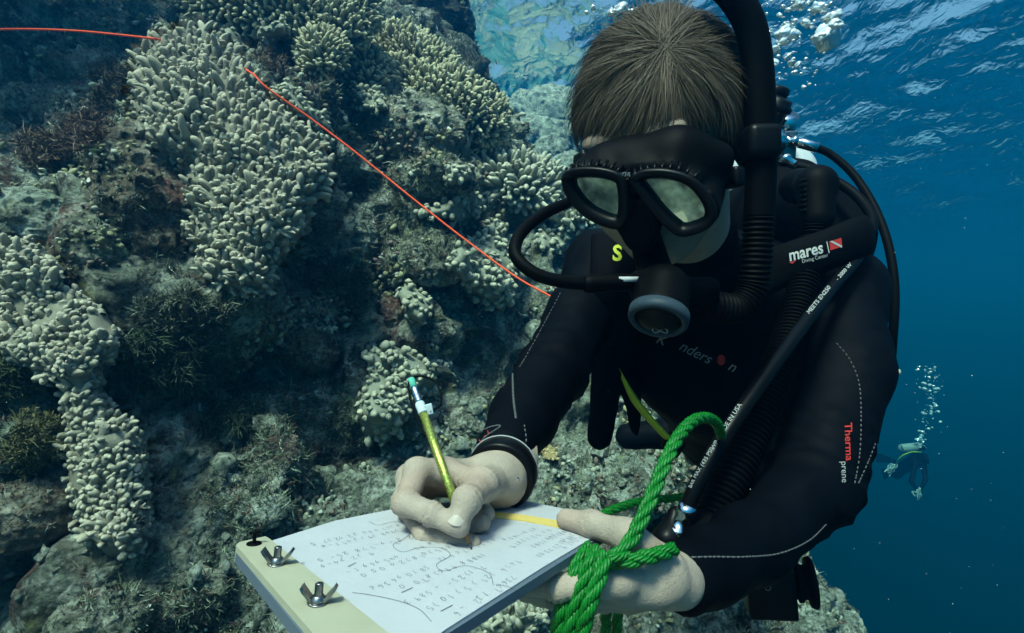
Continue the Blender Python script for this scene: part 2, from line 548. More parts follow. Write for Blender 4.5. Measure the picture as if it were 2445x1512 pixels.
# ---- boulders that stand out of the slope
MR = {}
def rockmat(kind):
    if kind not in MR:
        MR[kind] = {
            'pale': lambda: mat_reef('rock_pale', 3.1, mid=(0.30, 0.36, 0.29), pale=(0.56, 0.62, 0.54), bias=0.06),
            'crust': lambda: mat_reef('rock_crust', 7.7, mid=(0.26, 0.29, 0.21), pale=(0.56, 0.58, 0.48), lime=(0.36, 0.39, 0.12), bias=0.05),
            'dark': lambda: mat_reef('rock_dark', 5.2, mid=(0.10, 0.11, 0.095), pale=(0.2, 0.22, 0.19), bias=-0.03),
            'brown': lambda: mat_reef('rock_brown', 9.4, mid=(0.22, 0.18, 0.13), pale=(0.45, 0.44, 0.36), warm=(0.16, 0.08, 0.07)),
        }[kind]()
    return MR[kind]

def rock(label, px, py, rx, ry, depth=None, rz=None, kind='crust', seed=0, rough=1.0, sink=0.12, res=None, cat='rock', name='reef_rock', tilt=0.0, group=None):
    d0, _ = hit(px, py)
    if depth is None: depth = (d0 if d0 else 2.5)
    a = rx / F * depth; b = ry / F * depth
    c_ = rz if rz is not None else 0.8 * min(a, b) + 0.2 * max(a, b)
    c = P(px, py, depth + c_ * sink)
    R = np.array(Matrix.Rotation(math.radians(tilt), 3, 'Y'))
    m = max(a, b, c_)
    res = res or max(m / 40, 0.0048)
    off = seed * 13.7
    def fn(p):
        q = (p - c) @ R
        s = sd_ell(q, (0, 0, 0), (a, c_, b))
        k = 1.0 / m
        return s - rough * m * (0.20 * fbm(p * k * 1.5 + off, 3) + 0.13 * fbm(p * k * 3.6 + off, 4, ridged=True) + 0.05 * fbm(p * k * 10 + off, 4, ridged=True))
    v, f = surface_nets(fn, c - 1.5 * m, c + 1.5 * m, res)
    o = mesh_obj(name, v, f, rockmat(kind))
    tag(o, label, cat, group)
    if rx > 20: _bv.append(v); _bf.append(f)
    return o

ROCKS = [
 ('greenish pale boulder left of the dark notch above the left finger coral', 85, 540, 100, 75, None, 'pale', 1),
 ('rounded boulder between the pale green boulder and the upright rock column', 225, 590, 78, 95, None, 'crust', 2),
 ('tall brownish rock column standing under the large cream finger coral', 345, 520, 85, 210, None, 'brown', 3),
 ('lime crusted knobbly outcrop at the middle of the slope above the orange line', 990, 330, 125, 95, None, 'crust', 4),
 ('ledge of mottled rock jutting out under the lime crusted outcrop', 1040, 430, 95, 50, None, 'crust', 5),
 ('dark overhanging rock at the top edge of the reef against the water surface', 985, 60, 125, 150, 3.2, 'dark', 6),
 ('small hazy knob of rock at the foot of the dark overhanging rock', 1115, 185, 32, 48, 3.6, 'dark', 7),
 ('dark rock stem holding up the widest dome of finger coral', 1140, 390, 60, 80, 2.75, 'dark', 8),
 ('pinkish slab with a pale face beside the lower tip of the large finger coral', 845, 580, 60, 85, None, 'pale', 9),
 ('stubby brown rock under the small white knobbed coral', 935, 750, 50, 45, None, 'brown', 10),
 ('pale ledge above the dark hole behind the pencil', 1010, 620, 110, 60, None, 'crust', 11),
 ('mottled lump in the shadow left of the pencil', 740, 830, 65, 60, None, 'brown', 12),
 ('pale blue green boulder at the left picture edge under the finger coral', 20, 1060, 55, 60, None, 'pale', 13),
 ('brown turf covered boulder at the bottom left below the finger coral', 60, 1230, 100, 75, None, 'brown', 14),
 ('sunlit pale lump in the dark recess at the upper left', 65, 235, 45, 35, None, 'pale', 15),
 ('grey lump resting behind the far edge of the clipboard', 625, 1215, 60, 40, None, 'pale', 16),
 ('yellowish ridge of rock below the dark recess, topped by brown weed', 190, 300, 60, 28, None, 'brown', 17),
 ('pale knob lit from above next to the brown weed ridge', 260, 345, 60, 38, None, 'pale', 18),
 ('rubble mound between the right sleeve and the green rope', 1480, 1170, 120, 75, None, 'pale', 19),
 ('pale rounded rubble lump below the left elbow', 1720, 1420, 95, 60, None, 'pale', 20),
 ('grey rubble lump behind the green rope loop', 1600, 1120, 70, 50, None, 'pale', 21),
 ('pitted mound at the reef edge under the camera housing', 1900, 1480, 90, 70, None, 'pale', 22),
 ('rubble heap in the very corner where the reef edge meets blue water', 1985, 1500, 70, 45, 2.2, 'pale', 23),
 ('grey rock at the bottom between the clipboard bolts and the finger coral', 420, 1420, 110, 70, None, 'crust', 24),
 ('mottled boulder at the bottom edge left of the clipboard', 230, 1480, 110, 70, None, 'crust', 25),
 ('pale mottled knob just left of the right cuff', 1115, 1010, 50, 40, None, 'crust', 26),
]
for (lab, px, py, rx, ry, d, k, s) in ROCKS:
    rock(lab, px, py, rx, ry, d, kind=k, seed=s)
BVH = make_bvh()
def ledge():  # added out of view above the frame, to cast shade on the upper left recess
    c = V(-2.35, 1.55, 2.05)
    def fn(p):
        return sd_ell(p, c, (.85, .62, .22)) - 0.09 * fbm(p * 2.2 + 5, 3) - 0.07 * fbm(p * 5 + 7, 3, ridged=True)
    v, f = surface_nets(fn, c - [1.15, .9, .5], c + [1.15, .9, .5], 0.03)
    tag(mesh_obj('unseen_shade_ledge', v, f, rockmat('dark')), 'unseen rock ledge added above the view to shade the recess', 'reef', kind='structure')
ledge()
# the reef goes on beneath and behind the camera
def build_reef_foot():
    st = 0.03
    xs = np.arange(-3.6, 1.3, st); ys = np.arange(-3.2, 0.75, st)
    X, Y = np.meshgrid(xs, ys, indexing='ij')
    Z = -0.85 + 0.28 * (Y - 0.75) * 0.5 + 0.9 * np.clip(-1.2 - X, 0, 3) ** 1.2 - 1.5 * np.clip(X - 0.6, 0, 3)
    p = np.stack([X, Y, Z], -1)
    p[..., 2] += 0.16 * fbm(p * 2.1 + 50, 3) + 0.14 * fbm(p * 4.6 + 60, 4, ridged=True) + 0.03 * fbm(p * 15, 3, ridged=True)
    p[..., 2] = np.minimum(p[..., 2], SURF_Z - 0.3)
    nx, ny = X.shape
    i = np.arange(nx * ny).reshape(nx, ny)
    f = np.stack([i[:-1, :-1], i[1:, :-1], i[1:, 1:], i[:-1, 1:]], -1).reshape(-1, 4)
    o = mesh_obj('reef_foot', p.reshape(-1, 3), f, mat_reef('reef_foot_rock', 2.2, bias=0.06))
    tag(o, 'lower reef terrace around the photographer', 'reef', kind='structure')
build_reef_foot()
# far rocks across the gully
rock('broad hazy blue rock across the gully beside the hair', 1310, 300, 125, 75, 10.0, kind='pale', seed=31, sink=0.3, res=0.042)
rock('hazy dark block with a pale rim in front of the broad far rock', 1240, 350, 70, 60, 8.4, kind='dark', seed=32, res=0.034)
rock('hazy pale ridge stepping down from the broad far rock towards the mask strap', 1290, 345, 95, 55, 8.0, kind='pale', seed=35, sink=0.2, res=0.034)
rock('hazy knob between the grey fan of fingers and the far ridge', 1250, 392, 60, 42, 6.0, kind='pale', seed=36, res=0.022)
rock('bumpy pale shoulder of rock just left of the mask strap', 1372, 425, 70, 55, 5.6, kind='pale', seed=37, res=0.02)
rock('pale hazy spur sloping down behind the mask strap', 1400, 360, 60, 50, 9.0, kind='pale', seed=33, res=0.03)
rock('pale knobbly rock behind the fan of fingers', 1315, 370, 42, 40, 6.5, kind='pale', seed=34, res=0.018)
# ------------------------------------------------------------------ corals
def mat_coral(name, color, tip, rough=0.8):
    m = mat_plain(name, (1, 1, 1), rough, spec=0.25, noise=0.10, scale=40, bump=0.35, bscale=260, tint=True)
    return m
MC = mat_coral('soft_coral_skin', None, None)

def poly_edge(pts, poly):
    """(inside mask, distance to the outline) of points in the picture plane"""
    x, y = pts[:, 0], pts[:, 1]
    ins = np.zeros(len(pts), bool); dist = np.full(len(pts), 1e9)
    n = len(poly)
    for i in range(n):
        a = poly[i]; b = poly[(i + 1) % n]
        c = ((a[1] > y) != (b[1] > y)) & (x < (b[0] - a[0]) * (y - a[1]) / (b[1] - a[1] + 1e-9) + a[0])
        ins ^= c
        ab = b - a; t = np.clip(((pts - a) @ ab) / (ab @ ab + 1e-9), 0, 1)
        dist = np.minimum(dist, np.linalg.norm(pts - a - t[:, None] * ab, axis=1))
    return ins, dist

def lobes(mb, base, dirs, length, radius, c0, c1, seg=7, knob=False, bend=0.25):
    """one soft finger per base point, vertex colours from c0 (foot) to c1 (tip)"""
    n = len(base)
    if knob: prof = [(-0.3, 0.62), (0.15, 0.66), (0.42, 0.92), (0.66, 1.0), (0.86, 0.72), (0.97, 0.34)]
    else: prof = [(-0.3, 1.15), (0.1, 1.0), (0.4, 0.9), (0.68, 0.86), (0.87, 0.66), (0.97, 0.32)]
    up = np.array([0, 0, 1.0])
    side = nrm(np.cross(dirs, up + 0.3 * rng.normal(size=(n, 3)))); oth = np.cross(dirs, side)
    bd = rng.normal(size=(n, 3)) * bend * length[:, None]
    a = np.linspace(0, 2 * np.pi, seg, endpoint=False)
    squash = rng.uniform(0.75, 1.15, n)
    V_ = []; C_ = []
    for (h, r) in prof:
        ctr = base + dirs * (h * length)[:, None] + bd * max(h, 0) ** 2
        rr = radius * r
        ring = ctr[:, None] + rr[:, None, None] * (np.cos(a)[None, :, None] * side[:, None] + (np.sin(a)[None, :, None] * oth[:, None]) * squash[:, None, None])
        ring = ctr[:, None] + (ring - ctr[:, None]) * (1 + 0.09 * rng.normal(size=(n, seg, 1)))
        V_.append(ring)
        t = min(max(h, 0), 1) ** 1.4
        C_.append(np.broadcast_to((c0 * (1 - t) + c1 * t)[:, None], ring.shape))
    tip = (base + dirs * (1.02 * length)[:, None] + bd)[:, None]
    V_.append(tip); C_.append(c1[:, None])
    v = np.concatenate(V_, 1); c = np.concatenate(C_, 1)          # n, m, 3
    m = len(prof)
    f4 = []; 
    for i in range(m - 1):
        for j in range(seg):
            k = (j + 1) % seg
            f4.append((i * seg + j, i * seg + k, (i + 1) * seg + k, (i + 1) * seg + j))
    f3 = [((m - 1) * seg + j, (m - 1) * seg + (j + 1) % seg, m * seg) for j in range(seg)]
    nv = m * seg + 1
    fl = []
    for q in range(n):
        o = q * nv
        fl += [tuple(x + o for x in t) for t in f4] + [tuple(x + o for x in t) for t in f3]
    mb.add(v.reshape(-1, 3), fl, c.reshape(-1, 3))

def coral(name, label, poly, length, radius, spacing, bulge=0.03, width=60, up=0.6, knob=False, c0=(0.2, 0.21, 0.17), c1=(0.46, 0.46, 0.37),
          depth=None, forward=0.04, group=None, base_col=None, cat='coral', sparse=0.0, patch=0.0, step=None, fan=0.0):
    """a colony: a thick skin following the reef inside the outline poly (photo pixels), raised by bulge metres, set with soft fingers"""
    poly = np.array(poly, float); length *= 0.46; radius *= 0.58; spacing *= 0.72
    # wobble the outline
    q = []
    for i in range(len(poly)):
        a, b = poly[i], poly[(i + 1) % len(poly)]
        k = max(2, int(np.linalg.norm(b - a) / 18))
        for t in np.linspace(0, 1, k, endpoint=False): q.append(a + (b - a) * t)
    q = np.array(q); ctr = q.mean(0)
    q = q + nrm(q - ctr) * (7 * vnoise(np.stack([q[:, 0] * 0.03, q[:, 1] * 0.03, 0 * q[:, 0] + len(poly)], -1)))[:, None]
    lo, hi = q.min(0), q.max(0)
    st = step or max(6.0, spacing * 0.45)
    gx = np.arange(lo[0] - st, hi[0] + 2 * st, st); gy = np.arange(lo[1] - st, hi[1] + 2 * st, st)
    GX, GY = np.meshgrid(gx, gy, indexing='ij')
    pts = np.stack([GX.ravel(), GY.ravel()], 1)
    ins, dist = poly_edge(pts, q)
    D = np.full(len(pts), np.nan)
    for i in range(len(pts)):
        if ins[i] or dist[i] < 2 * st:
            h, _ = hit(pts[i, 0], pts[i, 1])
            if h is not None: D[i] = h
    med = np.nanmedian(D[ins]) if depth is None else depth
    D = np.where(np.isnan(D), med, D)
    D = np.clip(D, med - 0.25, med + 0.22)
    if depth is not None and depth < 1.7: D = 0.35 * D + 0.65 * depth
    D = D.reshape(GX.shape)
    for _ in range(6):
        E = np.pad(D, 1, mode='edge')
        D = 0.2 * (E[1:-1, 1:-1] + E[2:, 1:-1] + E[:-2, 1:-1] + E[1:-1, 2:] + E[1:-1, :-2])
    e = np.clip(dist / width, 0, 1).reshape(GX.shape)
    rise = bulge * np.sqrt(np.clip(1 - (1 - e) ** 2, 0, 1)) + forward
    wob = 0.012 * vnoise(np.stack([GX * 0.02, GY * 0.02, 0 * GX + len(poly)], -1))
    Df = D - rise + wob
    # the skin: move grid points just outside onto the outline
    IN = ins.reshape(GX.shape)
    keep = IN.copy()
    PX, PY = GX.copy(), GY.copy()
    E = np.pad(IN, 1)
    rim = ~IN & (E[2:, 1:-1] | E[:-2, 1:-1] | E[1:-1, 2:] | E[1:-1, :-2] | E[2:, 2:] | E[:-2, 2:] | E[2:, :-2] | E[:-2, :-2])
    for (i, j) in np.argwhere(rim):
        p = np.array([GX[i, j], GY[i, j]])
        k = np.argmin(((q - p) ** 2).sum(1)); PX[i, j], PY[i, j] = q[k]
    keep |= rim
    Df = np.where(rim, D + 0.0, Df)
    id0 = -np.ones(GX.shape, int); id0[keep] = np.arange(keep.sum())
    front = np.array([P(a, b, c) for a, b, c in zip(PX[keep], PY[keep], Df[keep])])
    back = np.array([P(a, b, c) for a, b, c in zip(PX[keep], PY[keep], D[keep] + 0.05)])
    n = len(front)
    F_ = []
    for i in range(GX.shape[0] - 1):
        for j in range(GX.shape[1] - 1):
            a = (id0[i, j], id0[i, j + 1], id0[i + 1, j + 1], id0[i + 1, j])
            if min(a) >= 0:
                F_.append(a); F_.append(tuple(x + n for x in a[::-1]))
    # close the rim between front and back
    cnt = {}
    for t in F_[::2]:
        for a, b in zip(t, t[1:] + t[:1]): cnt[(a, b)] = 1
    for (a, b) in list(cnt):
        if (b, a) not in cnt: F_.append((b, a, a + n, b + n))
    col0 = np.array(base_col if base_col is not None else c0); 
    mb = MB()
    skinc = col0 * (0.9 + 0.2 * rng.random((2 * n, 1)))
    mb.add(np.vstack([front, back]), F_, skinc)
    # fingers
    full = np.array([P(a, b, c) for a, b, c in zip(GX.ravel(), GY.ravel(), Df.ravel())]).reshape(GX.shape + (3,))
    NN = nrm(np.cross(np.gradient(full, axis=1), np.gradient(full, axis=0)))
    NN[NN[..., 1] > 0] *= -1
    cand = lo + rng.random((int((hi - lo).prod() / spacing ** 2 * 10), 2)) * (hi - lo)
    ci, cd = poly_edge(cand, q)
    cand = cand[ci & (cd > 2)]
    if patch > 0:
        w = vnoise(np.stack([cand[:, 0] * 0.022, cand[:, 1] * 0.022, 0 * cand[:, 0] + 5], -1))
        cand = cand[w > -1 + patch * 1.0]
    got = []; cell = {}
    for p in cand:
        sp = spacing * rng.uniform(0.72, 1.25)
        ck = (int(p[0] // spacing), int(p[1] // spacing))
        if any(np.hypot(*(p - r_)) < sp for a in (-1, 0, 1) for b in (-1, 0, 1) for r_ in cell.get((ck[0] + a, ck[1] + b), ())): continue
        cell.setdefault(ck, []).append(p); got.append(p)
    got = np.array(got)
    ii = np.clip(((got - [gx[0], gy[0]]) / st).round().astype(int), 0, [len(gx) - 1, len(gy) - 1])
    base = np.array([P(a, b, Df[i, j]) for (a, b), (i, j) in zip(got, ii)])
    nn = NN[ii[:, 0], ii[:, 1]]
    _, gd = poly_edge(got, q)
    outw = np.zeros_like(nn); dd = got - ctr; outw[:, 0] = dd[:, 0]; outw[:, 2] = -dd[:, 1]; outw = nrm(outw)
    rimf = np.clip(1 - gd / width, 0, 1)[:, None]
    dirs = nrm(0.75 * nn + up * np.array([0, 0, 1.0]) + (0.5 * rimf + fan) * outw + 0.28 * rng.normal(size=nn.shape))
    med = float(np.median(base[:, 1]))
    sc = base[:, 1] / med
    clump = 0.75 + 0.5 * (0.5 + 0.5 * vnoise(base * 14)) 
    ln = length * rng.uniform(0.55, 1.35, len(got)) * clump * sc
    rd = radius * rng.uniform(0.78, 1.2, len(got)) * sc
    var = (0.86 + 0.28 * rng.random((len(got), 1)))
    C0, C1 = np.array(c0) * var, np.array(c1) * var
    big = rng.random(len(got)) < 0.16
    ln = np.where(big, ln * 1.35, ln); rd = np.where(big, rd * 1.3, rd)
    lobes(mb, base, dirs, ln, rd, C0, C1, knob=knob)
    # side branches: most fingers carry one or two stubs
    for rep in range(2):
        k = np.where(rng.random(len(got)) < (0.55 if not knob else 0.75))[0]
        t = rng.uniform(0.25, 0.65, len(k))
        d2 = nrm(dirs[k] + 0.85 * rng.normal(size=(len(k), 3)) * [1, 0.7, 0.8])
        lobes(mb, base[k] + dirs[k] * (t * ln[k])[:, None], d2, ln[k] * rng.uniform(0.45, 0.8, len(k)), rd[k] * rng.uniform(0.6, 0.85, len(k)), C0[k] * 0.5 + C1[k] * 0.5, C1[k], knob=knob)
    o = mb.build(name, MC, tint=True)
    tag(o, label, cat, group)
    return o

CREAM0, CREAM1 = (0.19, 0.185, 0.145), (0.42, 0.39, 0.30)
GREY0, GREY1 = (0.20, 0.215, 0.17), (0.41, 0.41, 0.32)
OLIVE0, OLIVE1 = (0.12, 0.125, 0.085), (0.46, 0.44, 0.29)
G = 'soft corals growing on the reef slope'
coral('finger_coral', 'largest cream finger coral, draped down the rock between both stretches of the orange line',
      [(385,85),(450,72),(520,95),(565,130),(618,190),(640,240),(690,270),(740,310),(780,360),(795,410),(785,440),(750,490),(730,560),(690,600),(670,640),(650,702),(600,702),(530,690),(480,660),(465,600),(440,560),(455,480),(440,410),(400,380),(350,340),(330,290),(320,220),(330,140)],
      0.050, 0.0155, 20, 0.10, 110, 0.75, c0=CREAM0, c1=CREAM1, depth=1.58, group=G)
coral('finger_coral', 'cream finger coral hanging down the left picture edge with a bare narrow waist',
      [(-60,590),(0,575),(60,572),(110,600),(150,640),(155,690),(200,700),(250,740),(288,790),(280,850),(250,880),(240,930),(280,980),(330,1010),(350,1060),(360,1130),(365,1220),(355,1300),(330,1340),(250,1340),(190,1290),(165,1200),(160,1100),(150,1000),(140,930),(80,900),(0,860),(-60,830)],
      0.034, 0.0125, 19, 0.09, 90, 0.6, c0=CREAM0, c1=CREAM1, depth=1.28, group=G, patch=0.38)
def dome(name, label, px, py, rx, ry, depth, thick, n, length, radius, c0, c1, tilt=0.0, group=None, knob=False, fan=0.0):
    """a rounded colony: a lumpy dome set all over with short fingers"""
    d0, _ = hit(px, py)
    c = P(px, py, depth)
    a, b = rx / F * depth, ry / F * depth
    R = np.array(Matrix.Rotation(math.radians(tilt), 3, 'Y') @ Matrix.Rotation(math.radians(-30), 3, 'X'))
    axs = np.array([a, thick * 0.65, b * 1.12])
    sd_ = abs(len(label)) % 1 + px * 0.013
    def bump(u): return 1 + 0.16 * vnoise(u * 2.1 + sd_) + 0.07 * vnoise(u * 5 + sd_)
    i = np.arange(n) + 0.5
    ph = np.arccos(1 - 2 * i / n); th = np.pi * (1 + 5 ** 0.5) * i
    u = np.stack([np.cos(th) * np.sin(ph), np.sin(th) * np.sin(ph), np.cos(ph)], 1)
    u = nrm(u + rng.normal(size=u.shape) * 0.6 / math.sqrt(n))
    u = u[u @ nrm(V(0, -0.95, 0.3)) > -0.42]
    base = c + ((u * axs) * bump(u)[:, None]) @ R.T
    nn = nrm((u / axs) @ R.T)
    dirs = nrm(nn + 0.28 * np.array([0, 0, 1.0]) + 0.16 * rng.normal(size=nn.shape) + fan * u)
    k = len(u); cl = 0.8 + 0.4 * (0.5 + 0.5 * vnoise(base * 16))
    ln = length * rng.uniform(0.75, 1.25, k) * cl; rd = radius * rng.uniform(0.8, 1.2, k)
    var = 0.85 + 0.3 * rng.random((k, 1))
    mb = MB()
    lobes(mb, base, dirs, ln, rd, np.array(c0) * var, np.array(c1) * var, knob=knob, bend=0.15)
    q = np.where(rng.random(k) < 0.5)[0]
    d2 = nrm(dirs[q] + 0.7 * rng.normal(size=(len(q), 3)))
    lobes(mb, base[q] + dirs[q] * (0.35 * ln[q])[:, None], d2, ln[q] * 0.6, rd[q] * 0.75, np.array(c0) * var[q], np.array(c1) * var[q], knob=knob)
    bm = bmesh.new(); bmesh.ops.create_icosphere(bm, subdivisions=4, radius=1.0); bm.verts.index_update()
    v = np.array([t.co[:] for t in bm.verts]); f = [tuple(t.index for t in g.verts) for g in bm.faces]; bm.free()
    mb.add(c + ((v * axs) * bump(v)[:, None] * 0.98) @ R.T, f, np.array(c0) * 0.8)
    o = mb.build(name, MC, tint=True); tag(o, label, 'coral', group)
    _bv.append(c + ((v * axs) * bump(v)[:, None] * 0.98) @ R.T); _bf.append(np.array([list(t) + [t[2]] for t in f]))
    return o
dome('finger_coral', 'broad olive finger coral with pale tips along the top picture edge', 610, 15, 165, 68, 2.05, .17, 900, .034, .0088, OLIVE0, OLIVE1, 8, G)
dome('finger_coral', 'olive finger coral mound filling the top edge above the small round one', 795, 45, 88, 110, 2.15, .16, 620, .036, .0090, OLIVE0, OLIVE1, 20, G)
dome('finger_coral', 'small round olive finger coral beside the brown weed below the broad one', 770, 130, 46, 62, 1.98, .09, 300, .032, .0085, OLIVE0, OLIVE1, 0, G)
dome('finger_coral', 'dense dome of olive finger coral directly under the dark overhanging rock', 975, 150, 112, 66, 2.55, .19, 760, .038, .0100, OLIVE0, OLIVE1, 16, G)
dome('finger_coral', 'narrow olive finger coral squeezed left of the two domes', 868, 178, 50, 60, 2.3, .12, 330, .036, .0095, OLIVE0, OLIVE1, 0, G)
dome('finger_coral', 'widest olive finger coral, its rim drooping over the dark rock stem at the gully', 1060, 248, 150, 66, 2.45, .20, 980, .040, .0105, OLIVE0, OLIVE1, 24, G)
dome('finger_coral', 'lower lobe of olive finger coral hanging at the gully\'s edge', 1172, 318, 38, 48, 2.5, .09, 210, .038, .0105, OLIVE0, OLIVE1, 20, G)
dome('finger_coral', 'grey fan of thick fingers left of the diving mask', 1242, 445, 92, 58, 2.5, .15, 330, .060, .0150, GREY0, GREY1, 12, G, fan=0.5)
dome('finger_coral', 'grey finger coral behind the loop of hose next to the mask', 1385, 505, 55, 50, 2.5, .12, 170, .05, .0145, GREY0, GREY1, 0, G)
BVH = make_bvh()
coral('finger_coral', 'finger coral in shade under the lower edge of the clipboard',
      [(1140,1540),(1180,1470),(1240,1430),(1300,1430),(1320,1480),(1310,1540)], 0.055, 0.014, 20, 0.10, 50, 0.6, c0=GREY0, c1=GREY1, depth=1.2, group=G)
GK = 'knobbed corals on the reef slope'
def knobs(label, poly, depth=None, L=0.04, R=0.021, sp=22, bulge=0.1, c0=GREY0, c1=(0.39, 0.39, 0.295), w=40):
    coral('knobbed_coral', label, poly, L, R, sp, bulge, w, 0.45, True, c0, c1, depth, 0.035, GK)
knobs('largest pale knobbed coral, crossed by the orange line beside the hose loop', [(1070,630),(1095,585),(1150,560),(1210,565),(1238,615),(1230,690),(1200,740),(1150,725),(1110,685)], 2.1, 0.05, 0.025, 20)
knobs('small round knobbed coral on the stubby brown rock', [(945,692),(975,672),(1020,698),(1038,750),(1010,778),(965,752)], 1.9, 0.036, 0.0195, 19)
knobs('knobbed coral hanging right behind the eraser end of the pencil', [(872,842),(930,822),(990,850),(1048,878),(1042,930),(990,960),(970,1010),(920,1058),(870,1035),(850,970),(880,905)], 1.78, 0.038, 0.0195, 21)
knobs('flat band of knobbed coral along the ledge just above the orange line', [(985,505),(1060,480),(1130,452),(1165,480),(1145,512),(1090,535),(1030,525)], 2.2, 0.042, 0.022, 19)
knobs('little knobbed coral between the ledge band and the largest knobbed coral', [(1150,540),(1185,520),(1215,545),(1205,572),(1165,570)], 2.3, 0.04, 0.02, 18)
knobs('knobbed coral above the right shoulder, below the mask', [(1280,565),(1320,532),(1370,540),(1378,592),(1335,612),(1292,595)], 2.5, 0.045, 0.024, 17)
knobs('green grey knobbed coral on the crest beside the brown weed', [(590,95),(618,58),(680,48),(695,92),(645,108)], 2.1, 0.034, 0.018, 16)
knobs('green grey knobbed coral behind the upper edge of the largest finger coral', [(505,80),(545,62),(590,85),(598,118),(560,125)], 1.95, 0.03, 0.0165, 17)
knobs('string of knobbed coral the orange line runs over, right of the largest finger coral', [(640,215),(690,195),(735,240),(785,285),(795,318),(745,312),(690,275)], 1.95, 0.034, 0.0185, 17)
knobs('knobbed coral under the orange line, touching the right rim of the largest finger coral', [(700,305),(760,298),(800,335),(790,365),(740,360)], 1.9, 0.03, 0.017, 17)
knobs('cluster of knobs on the left flank of the lime crusted outcrop', [(830,230),(875,205),(915,225),(930,265),(890,275)], 2.3, 0.036, 0.018, 15)
knobs('single swollen knobbed coral on the right edge of the mottled ledge', [(1065,405),(1090,385),(1125,395),(1130,430),(1100,445),(1070,440)], 2.15, 0.04, 0.022, 17)
knobs('yellowish tuft of soft coral between the right sleeve and the rubble mound', [(1290,1075),(1310,1058),(1335,1070),(1332,1098),(1300,1100)], 1.95, 0.022, 0.012, 12, c0=(0.25, 0.2, 0.1), c1=(0.5, 0.42, 0.24), bulge=0.05, w=20)
# ------------------------------------------------------------------ algae turf, weed tufts and rubble on the slope (nobody could count them)
def blades(name, label, pos, nor, length, width, cols, per=4, spread=0.7, kind='stuff', cat='seaweed', mat=None):
    n = len(pos); N = n * per
    p = np.repeat(pos, per, 0) + rng.normal(size=(N, 3)) * 0.006
    u = nrm(np.repeat(nor, per, 0) * 0.8 + spread * rng.normal(size=(N, 3)) + [0, 0, 0.25])
    L = np.repeat(length, per) * rng.uniform(0.5, 1.2, N)
    s = nrm(np.cross(u, rng.normal(size=(N, 3))))
    w = width * rng.uniform(0.6, 1.4, N)
    cv = rng.normal(size=(N, 3)) * 0.35 * L[:, None]
    v = np.stack([p - s * w[:, None] * 0.5, p + s * w[:, None] * 0.5,
                  p + u * (0.55 * L)[:, None] + cv * 0.3 + s * w[:, None] * 0.65, p + u * (0.55 * L)[:, None] + cv * 0.3 - s * w[:, None] * 0.65,
                  p + u * L[:, None] + cv + s * w[:, None] * 0.12, p + u * L[:, None] + cv - s * w[:, None] * 0.12], 1).reshape(-1, 3)
    o = np.arange(N)[:, None] * 6
    f = np.concatenate([o + [0, 1, 2, 3], o + [3, 2, 4, 5]])
    c = np.repeat(np.repeat(cols, per, 0) * rng.uniform(0.6, 1.4, (N, 1)), 6, 0)
    ob = mesh_obj(name, v, f, mat or MT, smooth=False, col=c)
    tag(ob, label, cat, kind=kind)
    return ob
MT = mat_plain('weed', (1, 1, 1), 0.8, spec=0.2, tint=True)

def turf():
    rv = np.concatenate(_bv); 
    fs = []; n = 0
    for a, b in zip(_bv, _bf): fs.append(b + n); n += len(a)
    fs = np.concatenate(fs)
    a, b, c, d = (rv[fs[:, k]] for k in range(4))
    ctr = (a + b + c + d) / 4
    nor = np.cross(c - a, d - b); area = np.linalg.norm(nor, axis=1) / 2; nor = nrm(nor)
    nor[(nor * ctr).sum(1) > 0] *= -1
    px = ctr[:, 0] / ctr[:, 1] * F + W / 2; py = -ctr[:, 2] / ctr[:, 1] * F + H / 2
    see = (px > -250) & (px < 2250) & (py > -150) & (py < 1700) & (ctr[:, 1] < 4)
    w1 = np.clip(fbm(ctr * 3.0 + 5, 3) * 2.2 + 0.15, 0, 1)
    w = area * see * w1 / np.maximum(ctr[:, 1], 0.6) ** 1.2
    w /= w.sum()
    k = rng.choice(len(ctr), 30000, p=w)
    pal = np.array([(0.07, 0.085, 0.06), (0.14, 0.17, 0.12), (0.24, 0.28, 0.21), (0.4, 0.44, 0.35), (0.15, 0.09, 0.075), (0.05, 0.07, 0.05)])
    pick = rng.choice(len(pal), len(k), p=[0.32, 0.29, 0.10, 0.02, 0.11, 0.16])
    blades('algae_turf', 'short dark turf algae growing over the reef rock', ctr[k], nor[k], rng.uniform(0.008, 0.026, len(k)) * np.clip(ctr[k, 1], 0.9, 2.0) * 0.62, 0.0019, pal[pick], per=8)
    # rubble
    fl = np.clip(nor[:, 2], 0, 1) ** 1.0 * area * see * ((py > 950) | (px > 1250)) 
    fl /= fl.sum()
    k = rng.choice(len(ctr), 1500, p=fl)
    mb = MB()
    ico = bmesh.new(); bmesh.ops.create_icosphere(ico, subdivisions=2, radius=1.0); ico.verts.index_update()
    iv = np.array([q.co[:] for q in ico.verts]); jf = [tuple(w.index for w in g.verts) for g in ico.faces]; ico.free()
    for q in k:
        r = (0.004 + 0.02 * rng.random() ** 2) * np.clip(ctr[q, 1], 0.8, 2)
        s = iv * (1 + 0.6 * vnoise(iv * 1.6 + q * 3.1)[:, None] + 0.45 * vnoise(iv * 3.7 + q)[:, None]) * r * rng.uniform(0.5, 1.2, 3)
        mb.add(s + ctr[q] + nor[q] * r * 0.2, jf)
    o = mb.build('coral_rubble', rockmat('pale')); tag(o, 'loose coral rubble scattered over the lower reef', 'rubble', kind='stuff')
turf()

